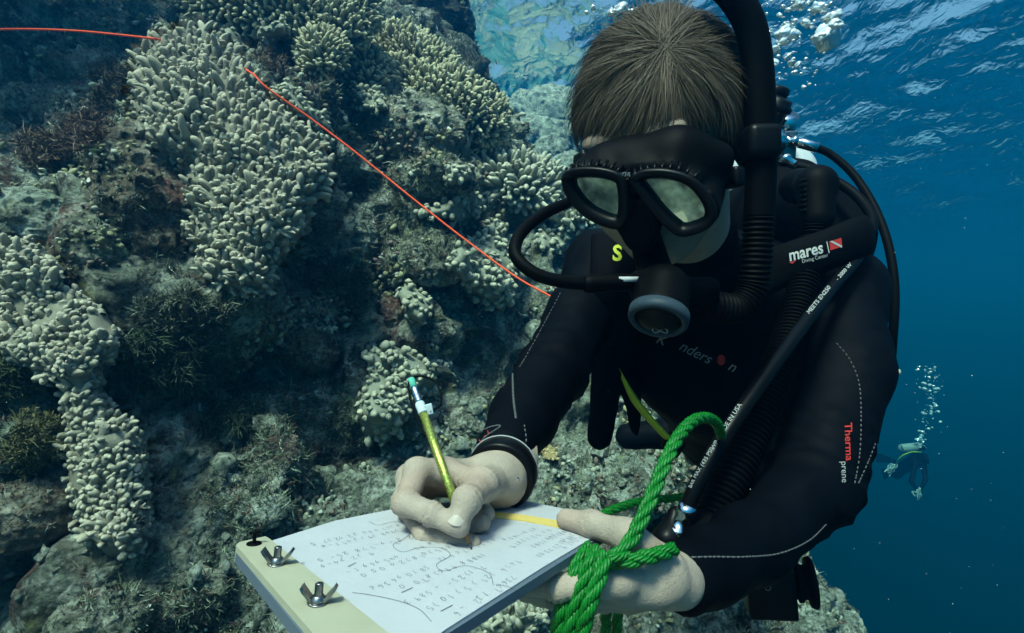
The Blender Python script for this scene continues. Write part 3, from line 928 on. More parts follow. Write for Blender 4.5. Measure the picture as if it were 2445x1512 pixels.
def nodules():
    """small knobby growth crusting the rock"""
    rv = np.concatenate(_bv); fs = []; n = 0
    for a, b in zip(_bv, _bf): fs.append(b + n); n += len(a)
    fs = np.concatenate(fs)
    a, b, c, d = (rv[fs[:, k]] for k in range(4))
    ctr = (a + b + c + d) / 4
    nor = np.cross(c - a, d - b); area = np.linalg.norm(nor, axis=1) / 2; nor = nrm(nor)
    nor[(nor * ctr).sum(1) > 0] *= -1
    px = ctr[:, 0] / ctr[:, 1] * F + W / 2; py = -ctr[:, 2] / ctr[:, 1] * F + H / 2
    see = (px > -150) & (px < 2200) & (py > -100) & (py < 1650) & (ctr[:, 1] < 4.2)
    pat = np.clip(fbm(ctr * 6.5 + 31, 3) * 3.0 - 0.25, 0, 1) ** 1.5
    w = area * see * pat / np.maximum(ctr[:, 1], .6) ** 1.3; w /= w.sum()
    k = rng.choice(len(ctr), 15000, p=w)
    pos = ctr[k] + rng.normal(size=(len(k), 3)) * 0.008
    dirs = nrm(nor[k] + 0.3 * rng.normal(size=(len(k), 3)) + [0, 0, 0.3])
    z = np.clip(ctr[k, 1], .8, 2.6)
    rd = z * (0.0022 + 0.0042 * rng.random(len(k)) ** 1.5); ln = rd * rng.uniform(1.0, 2.6, len(k))
    pal = np.array([(0.22, 0.26, 0.20), (0.34, 0.37, 0.29), (0.17, 0.14, 0.11), (0.27, 0.27, 0.16), (0.40, 0.42, 0.36), (0.20, 0.14, 0.14)])
    zone = ((fbm(pos * 4 + 77, 2) * 0.5 + 0.5) * 6 + rng.normal(size=len(k)) * 0.5).astype(int) % 6
    c1 = pal[zone] * rng.uniform(.7, 1.25, (len(k), 1))
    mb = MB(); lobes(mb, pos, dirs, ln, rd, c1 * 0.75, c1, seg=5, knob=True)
    tag(mb.build('encrusting_growth', MC, tint=True), 'small knobby growth crusting the reef rock', 'reef growth', kind='stuff')
nodules()

def weed(label, px, py, rx, ry, col, n=260, L=0.045, wd=0.004, down=False, cat='seaweed', name='seaweed_tuft'):
    pos = []; nor = []; cs = []
    m = max(8, n // 12)
    for i in range(m):
        a = rng.random() * 6.283; r = math.sqrt(rng.random())
        x, y = px + rx * r * math.cos(a), py + ry * r * math.sin(a)
        d, nn = hit(x, y)
        if d is None: d, nn = 2.0, np.array([0, -1, 0.0])
        cs.append((P(x, y, d) + nn * rng.uniform(0, .02) * d, nn, rng.uniform(.006, .018) * d))
    while len(pos) < n:
        c, nn, r = cs[int(rng.integers(m))]
        u = nrm(rng.normal(size=3) + nn)
        pos.append(c + u * r); nor.append(u + ([0, -0.2, -1.8] if down else [0, 0, 0.3]))
    pos = np.array(pos); nor = nrm(np.array(nor))
    cols = np.array(col)[None] * rng.uniform(0.6, 1.5, (n, 1))
    blades(name, label, pos, nor, rng.uniform(0.5, 1.2, n) * L * 0.42, wd * 0.5, cols, per=18, spread=0.6, kind='thing', cat=cat)
BR = (0.16, 0.12, 0.09); DG = (0.05, 0.075, 0.05)
weed('brown feathery weed on the crest right beside the small round olive finger coral', 660, 150, 60, 35, BR)
weed('brown weed clump creeping down the yellowish ridge at the left', 115, 355, 55, 55, BR)
weed('reddish weed tuft beside the pale knob at the left', 215, 330, 40, 22, (0.14, 0.10, 0.085))
weed('dark weed fringe on the shoulder of rock left of the largest finger coral', 285, 205, 45, 55, (0.08, 0.07, 0.05))
weed('curtain of dark weed hanging under the rock right of the left finger coral', 430, 860, 130, 60, DG, 700, 0.07, down=True)
weed('second, darker curtain of weed hanging below the tip of the largest finger coral', 560, 960, 90, 60, DG, 420, 0.07, down=True)
weed('grey green bushy weed above the hanging weed curtain', 440, 740, 110, 45, (0.11, 0.12, 0.09), 500, 0.04)
weed('pale lacy weed in the shade left of the knobbed coral behind the pencil', 850, 1010, 55, 60, (0.16, 0.19, 0.13), 380, 0.035)
weed('dim weed under the grey fan of fingers', 1230, 520, 60, 30, (0.10, 0.11, 0.07), 350, 0.05)
weed('weed fringe below the pale ledge near the centre', 830, 680, 60, 50, DG, 350, 0.045)
weed('green weed tuft drooping at the far left under the finger coral', 20, 900, 50, 40, (0.07, 0.09, 0.05), 260, 0.06, down=True)
weed('olive weed beside the pale blue green boulder', 75, 1060, 45, 60, (0.12, 0.12, 0.06), 260, 0.03)
# ------------------------------------------------------------------ the writing diver
M_SUIT = mat_plain('neoprene', (0.0018, 0.0026, 0.0048), 0.6, spec=0.12, noise=0.25, scale=12, bump=0.35, bscale=700)
M_RUB = mat_plain('black_rubber', (0.0018, 0.0021, 0.0026), 0.55, spec=0.15, noise=0.2, scale=25, bump=0.1, bscale=500)
M_GLOSS = mat_plain('black_plastic', (0.003, 0.0034, 0.0042), 0.35, spec=0.35)
M_WEB = mat_plain('black_webbing', (0.0022, 0.0028, 0.004), 0.75, spec=0.12, bump=0.4, bscale=900)
M_CHROME = mat_plain('chrome', (0.62, 0.64, 0.66), 0.16, metal=1.0, noise=0.15, scale=60)
M_STEEL = mat_plain('steel', (0.26, 0.26, 0.26), 0.32, metal=1.0, noise=0.2, scale=120)
M_WHITE = mat_plain('white_print', (0.45, 0.47, 0.47), 0.6)
M_GREYP = mat_plain('grey_print', (0.30, 0.31, 0.31), 0.6)
M_RED = mat_plain('red_print', (0.45, 0.035, 0.03), 0.55)
M_YEL = mat_plain('yellow_green', (0.42, 0.48, 0.04), 0.55, noise=0.15, scale=60)
M_STITCH = mat_plain('stitching', (0.085, 0.09, 0.095), 0.7)

def skin_mat():
    m = mat_plain('skin', (1, 1, 1), 0.5, spec=0.4, noise=0.07, scale=90, bump=0.4, bscale=650, tint=True)
    b = m.node_tree.nodes['Principled BSDF']
    b.inputs['Subsurface Weight'].default_value = 0.05
    b.inputs['Subsurface Radius'].default_value = (0.006, 0.003, 0.002)
    b.inputs['Subsurface Scale'].default_value = 0.5
    return m
M_SKIN = skin_mat()

# the writing board lies on one plane
SL_N = nrm(V(0.0698, 0.0696, 0.995))
SL_C = SL_N @ P(1127, 1316, 0.335)
def on_slate(px, py, lift=0.0):
    r = P(px, py, 1.0)
    return r * (SL_C / (SL_N @ r)) + SL_N * lift

# head frame
HO = P(1575, 300, 0.56)
HF = nrm(V(-0.50, -0.71, -0.50))
HR = nrm(np.cross(V(0, 0, 1), HF)); HU = np.cross(HF, HR)
def hl(r, f, u): return HO + r * HR + f * HF + u * HU
HM = np.stack([HR, HF, HU], 1)

def head_sdf(p):
    q = (p - HO) @ HM
    x = np.abs(q[..., 0]); qs = np.stack([x, q[..., 1], q[..., 2]], -1)
    d = sd_ell(q, (0, -0.008, 0.012), (0.077, 0.098, 0.088))
    d = smin(d, sd_ell(q, (0, 0.040, -0.045), (0.058, 0.060, 0.075)), 0.03)      # face
    d = smin(d, sd_ell(q, (0, 0.052, -0.100), (0.040, 0.044, 0.036)), 0.025)     # jaw and chin
    d = smin(d, sd_ell(qs, (0.039, 0.055, -0.062), (0.026, 0.034, 0.036)), 0.02) # cheeks
    d = smin(d, sd_ell(q, (0, 0.086, 0.010), (0.050, 0.016, 0.012)), 0.02)       # brow
    d = smin(d, sd_cone(q, (0, 0.098, -0.012), (0, 0.118, -0.048), 0.009, 0.0135), 0.012)
    d = smin(d, sd_ell(qs, (0.011, 0.106, -0.050), (0.009, 0.010, 0.008)), 0.008)
    d = smax(d, -sd_ell(qs, (0.033, 0.106, -0.014), (0.019, 0.014, 0.013)), 0.01)
    d = smin(d, sd_ell(qs, (0.032, 0.088, -0.014), (0.0125, 0.0125, 0.0125)), 0.003)  # eyes
    d = smin(d, sd_ell(q, (0, 0.093, -0.075), (0.024, 0.012, 0.006)), 0.006)     # lips
    d = smin(d, sd_ell(q, (0, 0.091, -0.087), (0.021, 0.012, 0.007)), 0.006)
    e = sd_ell(qs, (0.082, -0.012, -0.02), (0.009, 0.020, 0.033))               # ears
    e = smax(e, -sd_ell(qs, (0.092, -0.008, -0.018), (0.007, 0.011, 0.020)), 0.006)
    d = smin(d, e, 0.008)
    n = hl(0, -0.025, -0.07); 
    d = smin(d, sd_cone(p, n, NECK, 0.056, 0.060), 0.03)
    return d
NECK = V(0.262, 0.78, 0.085)

def capsules(p, pts, radii, k):
    d = None
    for i in range(len(pts) - 1):
        c = sd_cone(p, pts[i], pts[i + 1], radii[i], radii[i + 1])
        d = c if d is None else smin(d, c, k)
    return d

# right hand (holds the pencil), seen from the thumb side
RH = dict(
    index=([P(996, 1126, .388), P(967, 1200, .353), P(1030, 1226, .343), P(1098, 1262, .3375)], [.0092, .0079, .0071, .0060]),
    middle=([P(978, 1140, .405), P(962, 1196, .375), P(1016, 1274, .352), P(1126, 1298, .347)], [.0090, .0077, .0072, .0060]),
    ring=([P(990, 1150, .420), P(980, 1228, .388), P(1066, 1270, .369), P(1152, 1250, .366)], [.0088, .0075, .0069, .0058]),
    little=([P(1010, 1150, .430), P(1010, 1225, .405), P(1092, 1250, .387), P(1163, 1228, .381)], [.0088, .0072, .0066, .0058]),
    thumb=([P(1176, 1150, .418), P(1150, 1158, .376), P(1116, 1194, .345), P(1091, 1246, .3365)], [.0150, .0112, .0086, .0074]))
RW = P(1192, 1140, .435)
def creases(p, chains):
    """skin folds across the finger joints"""
    w = 0
    for pts, rad in chains:
        for j in (1, 2):
            ax = nrm(pts[j + 1] - pts[j - 1]); q = p - pts[j]; t = q @ ax
            r = np.linalg.norm(q, axis=-1)
            w = w + 0.0007 * np.exp(-(t / 0.0042) ** 2) * np.cos(t / 0.0017 * 3.1416 + 2.0 * vnoise(p * 260)) * (r < 2.2 * rad[j])
    return w
def rhand_sdf(p):
    d = None
    for k in ('index', 'middle', 'ring', 'little'):
        c = capsules(p, *RH[k], 0.0022)
        for j in (1, 2):
            c = smin(c, np.linalg.norm(p - RH[k][0][j], axis=-1) - RH[k][1][j] * 1.05, 0.003)   # knuckles
        d = c if d is None else smin(d, c, 0.0016)
    pal = None
    for k, r in (('index', .0125), ('middle', .0135), ('ring', .0135), ('little', .0125)):
        c = sd_cone(p, RH[k][0][0], RW, r * 0.78, r * 1.12)
        pal = c if pal is None else smin(pal, c, 0.008)
    d = smin(d, pal, 0.006)
    t = capsules(p, *RH['thumb'], 0.004)
    t = smin(t, sd_ell(p, RH['thumb'][0][2], (.0091,) * 3), 0.004)
    d = smin(d, sd_cone(p, RH['thumb'][0][0], RW, .0155, .0175), 0.010)
    d = smin(d, sd_cone(p, RH['thumb'][0][1], P(1060, 1122, .402), .0095, .0085), 0.008)      # web of the thumb
    d = smin(d, t, 0.005)
    d = smin(d, sd_cone(p, RW, P(1260, 1085, .52), .0215, .023), 0.014)
    # creases at the finger joints and tendon ridges
    w = 0.0002 * fbm(p * 190, 3) + 0.0007 * fbm(p * 60 + 4, 2)
    return d + w + creases(p, RH.values())

# left hand (grips the board, thumb on top)
LW = P(1612, 1386, .378)
_tt = on_slate(1351, 1265, 0.0078); _ti = on_slate(1412, 1283, 0.0092)
LH = dict(
    thumb=([P(1580, 1358, .362), on_slate(1496, 1317, .0105), _ti, _tt], [.0140, .0104, .0087, .0075]),
    index=([P(1478, 1385, .345), P(1400, 1397, .335), P(1330, 1404, .333), P(1265, 1400, .345)], [.0115, .0085, .0076, .0064]),
    middle=([P(1480, 1402, .355), P(1395, 1420, .350), P(1320, 1422, .352), P(1255, 1414, .366)], [.0115, .0086, .0077, .0064]),
    ring=([P(1488, 1416, .366), P(1410, 1432, .365), P(1340, 1432, .370), P(1280, 1426, .385)], [.0110, .0082, .0074, .0062]),
    little=([P(1500, 1422, .376), P(1440, 1436, .378), P(1385, 1436, .388), P(1335, 1430, .40)], [.0100, .0074, .0066, .0056]))
def lhand_sdf(p):
    d = None
    for k in ('index', 'middle', 'ring', 'little'):
        c = capsules(p, *LH[k], 0.0022)
        for j in (1, 2): c = smin(c, np.linalg.norm(p - LH[k][0][j], axis=-1) - LH[k][1][j] * 1.04, 0.003)
        d = c if d is None else smin(d, c, 0.0018)
    pal = None
    for k in ('index', 'middle', 'ring', 'little'):
        c = sd_cone(p, LH[k][0][0], LW, .0112, .0122)
        pal = c if pal is None else smin(pal, c, 0.008)
    d = smin(d, pal, 0.006)
    d = smin(d, sd_ell(p, P(1558, 1396, .362), (.022, .017, .0125)), 0.012)
    d = smin(d, sd_cone(p, LH['thumb'][0][0], LW, .0130, .0150), 0.010)
    t = capsules(p, *LH['thumb'], 0.005)
    t = smin(t, sd_ell(p, _ti, (.0088,) * 3), 0.004)
    d = smin(d, t, 0.009)
    d = smin(d, sd_cone(p, LW, P(1700, 1345, .435), .0150, .017), 0.012)
    w = 0.0002 * fbm(p * 190 + 9, 3) + 0.0007 * fbm(p * 60 + 14, 2)
    return d + w + creases(p, LH.values())

# the suit and the body under it
SHL, SHR = P(1995, 700, .79), P(1440, 640, .87)
ARM_L = ([SHL, P(2022, 890, .69), P(1935, 1160, .605), P(1790, 1300, .505), P(1700, 1345, .435), P(1632, 1380, .390)], [.060, .052, .047, .0350, .0285, .0245])
ARM_R = ([SHR, P(1385, 760, .78), P(1318, 885, .68), P(1250, 1000, .565), P(1205, 1082, .482)], [.060, .047, .041, .034, .0285])
CH = P(1740, 790, .97)
def body_sdf(p, off):
    d = sd_ell(p, CH, (.205 + off, .14 + off, .19 + off))
    d = smin(d, sd_cone(p, SHL, SHR, .062 + off, .058 + off), 0.06)
    d = smin(d, sd_cone(p, P(1740, 830, 1.0), P(1750, 1000, 1.25), .165 + off, .145 + off), 0.06)
    pel = P(1750, 1010, 1.32)
    d = smin(d, sd_cone(p, pel, P(1690, 1030, 1.62), .10 + off, .07 + off), 0.05)
    d = smin(d, sd_cone(p, P(1690, 1030, 1.62), P(1500, 1042, 1.72), .058 + off, .042 + off), 0.03)
    d = smin(d, sd_cone(p, pel, P(1830, 1000, 1.72), .10 + off, .07 + off), 0.05)
    d = smin(d, sd_cone(p, P(1830, 1000, 1.72), P(1800, 1000, 2.15), .062 + off, .042 + off), 0.03)
    d = smin(d, capsules(p, ARM_L[0], [r + off for r in ARM_L[1]], 0.02), 0.035)
    d = smin(d, capsules(p, ARM_R[0], [r + off for r in ARM_R[1]], 0.02), 0.035)
    d = smin(d, sd_cone(p, NECK, V(0.235, 0.715, 0.115), .075 + off, .066 + off), 0.04)
    return d

def build_person():
    root = empty('person', 'diver in a black wetsuit writing on a clipboard in front of the reef', 'person', P(1740, 1000, .95))
    parts = []
    v1, f1 = surface_nets(head_sdf, HO - [.14, .14, .17], HO + [.17, .22, .13], 0.0026)
    q = (v1 - HO) @ HM
    c1 = np.tile([0.36, 0.27, 0.21], (len(v1), 1)) * (0.94 + 0.12 * fbm(v1 * 40, 2))[:, None]
    lip = np.exp(-((q[:, 2] + 0.08) / 0.008) ** 2 - ((q[:, 0]) / 0.02) ** 2) * (q[:, 1] > 0.09)
    c1 = c1 * (1 - 0.35 * lip[:, None] * [0.5, 1, 1])
    eye = np.linalg.norm(np.stack([np.abs(q[:, 0]) - .032, q[:, 1] - .088, q[:, 2] + .014], -1), axis=1) < .0131
    c1[eye] = (0.6, 0.6, 0.58)
    iris = np.linalg.norm(np.stack([np.abs(q[:, 0]) - .032, q[:, 1] - .100, q[:, 2] + .017], -1), axis=1) < .0062
    c1[iris] = (0.04, 0.03, 0.02)
    parts.append((v1, f1, c1))
    def handcol(v, nails, seed):
        c = np.tile([0.41, 0.335, 0.27], (len(v), 1)) * (0.93 + 0.14 * fbm(v * 45 + seed, 3))[:, None]
        red = np.clip(fbm(v * 28 + seed + 7, 2) * 1.6, 0, 1)[:, None]
        c = c * (1 - red * np.array([0.02, 0.10, 0.12]))
        return c
    lo = np.min([np.min(k[0], 0) for k in RH.values()], 0) - .022; hi = np.max([np.max(k[0], 0) for k in RH.values()] + [P(1225, 1112, .475)], 0) + .022
    v2, f2 = surface_nets(rhand_sdf, lo, hi, 0.00125)
    parts.append((v2, f2, handcol(v2, None, 1)))
    lo = np.min([np.min(k[0], 0) for k in LH.values()], 0) - .02; hi = np.max([np.max(k[0], 0) for k in LH.values()] + [P(1680, 1352, .43)], 0) + .024
    v3, f3 = surface_nets(lhand_sdf, lo, hi, 0.0013)
    parts.append((v3, f3, handcol(v3, None, 5)))
    v4, f4 = surface_nets(lambda p: body_sdf(p, -0.006), (-.12, .44, -.45), (.72, 2.3, .25), 0.016)
    parts.append((v4, f4, np.tile([0.45, 0.38, 0.32], (len(v4), 1))))
    n = 0; vs, fs, cs = [], [], []
    for v, f, c in parts: vs.append(v); fs.append(f + n); cs.append(c); n += len(v)
    mesh_obj('body', np.concatenate(vs), np.concatenate(fs), M_SKIN, root, True, np.concatenate(cs))
    # wetsuit
    def suit(p):
        d = body_sdf(p, 0.0)
        # folds at the elbows
        e = np.exp(-(np.linalg.norm(p - ARM_R[0][2], axis=-1) / 0.09) ** 2) + np.exp(-(np.linalg.norm(p - ARM_L[0][2], axis=-1) / 0.10) ** 2)
        e2 = np.exp(-(np.linalg.norm(p - SHL, axis=-1) / 0.10) ** 2) + np.exp(-(np.linalg.norm(p - SHR, axis=-1) / 0.10) ** 2)
        fold = 1 - np.abs(np.sin(fbm(p * 7, 2) * 7 + (p @ nrm(V(.3, .6, .8))) * 75))
        d = d - 0.0075 * e * fold ** 2 - 0.006 * e2 * (1 - np.abs(np.sin(fbm(p * 6 + 3, 2) * 6 + p[..., 0] * 60))) ** 2 + 0.004 * fbm(p * 13, 3) + 0.002 * fbm(p * 30, 2, ridged=True)
        return d
    v, f = surface_nets(suit, (-.12, .32, -.47), (.72, 2.3, .25), 0.0068)
    m = mesh_obj('wetsuit', v, f, M_SUIT, root)
    global SUIT_BVH
    SUIT_BVH = BVHTree.FromPolygons(v.tolist(), f.tolist())
    # nails
    def nail(c, ax, up, lx, ly):
        ax = nrm(ax); up = nrm(up - (up @ ax) * ax); s = np.cross(ax, up)
        mb = MB(); vv = []; ff = []
        n, k = 9, 7
        for i in range(n):
            for j in range(k):
                a, b = i / (n - 1) * 2 - 1, j / (k - 1) * 2 - 1
                sc = (1 - 0.22 * b * b) if a < 0.5 else (1 - 0.22 * b * b) * 1.0
                x = a * lx * sc; y = b * ly * (1 - 0.16 * a ** 4)
                vv.append(c + ax * x + s * y + up * (-0.42 * y * y / ly - 0.10 * x * x / lx))
        for i in range(n - 1):
            for j in range(k - 1):
                ff.append((i * k + j, i * k + j + 1, (i + 1) * k + j + 1, (i + 1) * k + j))
        m_ = len(vv)
        vv += [q_ - up * 0.0012 for q_ in vv]
        ff += [tuple(t + m_ for t in q_[::-1]) for q_ in ff]
        mb.add(vv, ff); mb.build('fingernail', M_NAIL, root)
    t = RH['thumb'][0]
    ax = t[3] - t[2]; to = nrm(V(0.10, -0.55, 0.83))
    u = nrm(to - (to @ nrm(ax)) * nrm(ax))
    nail(t[3] - nrm(ax) * 0.0012 + u * 0.0076, ax, u, .0058, .0050)
    t = LH['thumb'][0]; ax = t[3] - t[2]; u = nrm(SL_N + V(0, -0.5, 0))
    nail(t[3] - nrm(ax) * 0.0012 + nrm(u - (u @ nrm(ax)) * nrm(ax)) * 0.0067, ax, u, .0062, .0050)
    # hair
    R_ = V(0.081, 0.102, 0.093); C_ = V(0, -0.008, 0.012)
    ro = (HM.T @ (V(0, 0, 0) - HO) - C_) / R_; rd = (HM.T @ nrm(P(1585, 118, 1.0))) / R_     # the whorl, in head axes
    qa, qb, qc = rd @ rd, ro @ rd, ro @ ro - 1
    w = nrm(ro + rd * ((-qb - math.sqrt(max(qb * qb - qa * qc, 0))) / qa))
    a1 = nrm(np.cross(w, V(0, 1, 0))); a2 = np.cross(w, a1)
    def ok(q):
        return (q[:, 2] > 0.03 + 0.30 * np.clip(q[:, 1], 0, 1)) | ((q[:, 1] < 0.12) & (q[:, 2] > -0.38)) | ((q[:, 1] < -0.3) & (q[:, 2] > -0.8))
    N = 44000
    th = np.arccos(1 - rng.random(N) ** 1.15 * 1.75); ph = rng.random(N) * 6.283
    jit = 0.05 * rng.normal(size=(N, 3))
    def dirv(th, ph): return nrm(np.cos(th)[:, None] * w + np.sin(th)[:, None] * (np.cos(ph)[:, None] * a1 + np.sin(ph)[:, None] * a2) + jit[:len(th)] * np.exp(-th / 0.45)[:, None])
    q0 = dirv(th, ph); m_ = ok(q0); th, ph = th[m_], ph[m_]; n = len(th)
    S = 7
    clump = vnoise(np.stack([np.cos(ph) * 5, np.sin(ph) * 5, th * 2.2], -1))
    clump2 = vnoise(np.stack([np.cos(ph) * 9, np.sin(ph) * 9, th * 5 + 9], -1))
    dth = rng.uniform(0.34, 0.70, n) * (1 + 0.25 * clump)
    lift = rng.uniform(0.04, 0.075, n) * (1 + 1.8 * (rng.random(n) < 0.05)) + 0.05 * clump + 0.012 * clump2
    swirl = 0.22 * clump + 0.16 * clump2 + rng.normal(size=n) * 0.06
    pts = []
    for i in range(S):
        t_ = i / (S - 1)
        d_ = dirv(th + dth * t_, ph + swirl * t_)
        k = 1.0 + lift * t_ * (1.5 - 0.55 * t_) + 0.045
        pts.append(HO + ((d_ * R_ * k[:, None]) + C_) @ HM.T)
    pts = np.stack(pts, 1)
    tang = nrm(pts[:, -1] - pts[:, 0]); nor = nrm(pts[:, 3] - HO)
    sd = nrm(np.cross(tang, nor) + 0.5 * rng.normal(size=(n, 3)))
    wd_ = rng.uniform(0.00018, 0.00040, n)
    prof = np.array([0.8, 1, 1, 0.95, 0.8, 0.55, 0.15])
    off = sd[:, None] * (wd_[:, None] * prof[None])[..., None]
    v = np.stack([pts - off, pts + off], 2).reshape(-1, 3)
    o_ = np.arange(n)[:, None, None] * (2 * S) + np.arange(S - 1)[None, :, None] * 2
    f = (o_ + np.array([0, 1, 3, 2])[None, None]).reshape(-1, 4)
    hc = np.array([0.100, 0.077, 0.055])[None] * (rng.uniform(0.75, 1.22, n) * (1 + 0.25 * clump2))[:, None]
    # a matted under-layer so that no scalp shows through
    def cap(p):
        q = (p - HO) @ HM
        dd = sd_ell(q, C_, R_ * 1.03)
        nq = (q - C_) / R_
        return smax(dd, 0.008 - 0.05 * np.maximum(np.maximum(nq[..., 2] - 0.12 - 0.31 * np.clip(nq[..., 1], 0, 1), np.minimum(0.10 - nq[..., 1], nq[..., 2] + 0.36)), np.minimum(-0.3 - nq[..., 1], nq[..., 2] + 0.78)), 0.004)
    vc, fc = surface_nets(cap, HO - .13, HO + .13, 0.003)
    m_h = mat_plain('hair', (1, 1, 1), 0.5, spec=0.35, tint=True)
    vv = np.concatenate([v, vc]); ff = np.concatenate([f, fc + len(v)])
    cc = np.concatenate([np.repeat(hc, 2 * S, 0), np.tile([0.03, 0.024, 0.018], (len(vc), 1))])
    mesh_obj('hair', vv, ff, m_h, root, True, cc)
    return root
M_NAIL = mat_plain('nail', (0.45, 0.39, 0.335), 0.4, spec=0.5)
DIVER = build_person()

def on_surf(bvh, px, py, lift=0.0006, d_default=0.7):
    d = Vector(P(px, py, 1.0)).normalized()
    r = bvh.ray_cast(Vector((0, 0, 0)), d)
    if r[0] is None: return P(px, py, d_default)
    return np.array(r[0]) - np.array(d) * lift

def text_mesh(s, bold=0.0, shear=0.0):
    cu = bpy.data.curves.new('t', 'FONT'); cu.body = s; cu.size = 1.0; cu.align_x = 'CENTER'; cu.align_y = 'CENTER'
    cu.offset = bold; cu.shear = shear; cu.resolution_u = 3
    o = bpy.data.objects.new('t', cu); COL.objects.link(o)
    dg = bpy.context.evaluated_depsgraph_get()
    me = bpy.data.meshes.new_from_object(o.evaluated_get(dg))
    v = np.array([q.co[:] for q in me.vertices]); f = [tuple(p.vertices) for p in me.polygons]
    bpy.data.objects.remove(o); bpy.data.curves.remove(cu); bpy.data.meshes.remove(me)
    return v, f

def decal(name, s, px, py, size, ang, place, mat, parent, bold=0.0, shear=0.0, sx=1.0, mirror=False):
    """lettering laid on a surface; place(px, py) gives the point; ang: degrees, counter-clockwise in the picture"""
    v, f = text_mesh(s, bold, shear)
    a = math.radians(ang)
    x = v[:, 0] * size * sx * (-1 if mirror else 1); y = v[:, 1] * size
    X = px + x * math.cos(a) - y * math.sin(a); Y = py - (x * math.sin(a) + y * math.cos(a))
    return mesh_obj(name, np.array([place(i, j) for i, j in zip(X, Y)]), f, mat, parent, smooth=False)

def stitch(pts, parent, name='seam', r=0.00075, step=0.006, gap=0.45, mat=None):
    q = []
    pp = smooth_path(pts, 80)
    w = np.array([on_surf(SUIT_BVH, a, b, 0.0004) for a, b in pp])
    keep = np.ones(len(w), bool)
    mb = MB()
    s = np.concatenate([[0], np.cumsum(np.linalg.norm(np.diff(w, axis=0), axis=1))])
    n = int(s[-1] / step)
    for i in range(n):
        u = np.linspace(i * step, (i + 1 - gap) * step, 3)
        seg = np.stack([np.interp(u, s, w[:, k]) for k in range(3)], 1)
        mb.add(*tube(seg, r, 5))
    mb.build(name, mat or M_STITCH, parent)
stitch([(1338, 700), (1290, 790), (1246, 868), (1232, 885)], DIVER)
stitch([(1224, 893), (1226, 950), (1232, 1000)], DIVER, r=0.0013, gap=0.1)
stitch([(1252, 1015), (1256, 1060), (1240, 1120)], DIVER)
stitch([(1612, 1332), (1700, 1330), (1780, 1330), (1860, 1322), (1930, 1292), (1975, 1250)], DIVER, gap=0.2)
stitch([(1998, 820), (2030, 860), (2052, 920), (2056, 1010), (2052, 1090), (2038, 1170)], DIVER)
stitch([(2090, 1060), (2070, 1110), (2045, 1165)], DIVER)
S_ = lambda x, y: on_surf(SUIT_BVH, x, y, 0.0012)
decal('lettering', 'Therma', 2026, 1055, 25, -88, S_, M_RED, DIVER, 0.012, 0.0, 1.15)
decal('lettering', 'prene', 2016, 1127, 22, -88, S_, M_GREYP, DIVER, 0.0)
decal('lettering', 'K', 1578, 812, 34, -22, S_, M_GREYP, DIVER, 0, 0.3)
decal('lettering', 'nders', 1660, 842, 36, -26, S_, M_GREYP, DIVER, -0.005, 0.3)
decal('lettering', 'n', 1748, 876, 36, -26, S_, M_GREYP, DIVER, -0.005, 0.3)
v, f = lathe((0, 0, 0), (0, 0, 1), [(0, 1), (0.01, 1)], 18)
mesh_obj('chest_dot', [on_surf(SUIT_BVH, 1722 + 10 * q[0], 860 + 13 * q[1], 0.001 + 0.0005 * q[2]) for q in v], f, M_RED, DIVER)
# red and white badge on the right cuff
mb = MB(); mb.add([S_(*q) for q in ((1143, 1052), (1150, 1034), (1165, 1027), (1168, 1037), (1156, 1043), (1152, 1057))], [(0, 1, 2, 3, 4, 5)])
mb.build('cuff_badge', M_RED, DIVER, False)
stitch([(1133, 1062), (1145, 1060), (1160, 1042), (1196, 1017), (1170, 1020), (1150, 1030)], DIVER, r=0.0008, gap=0.0)
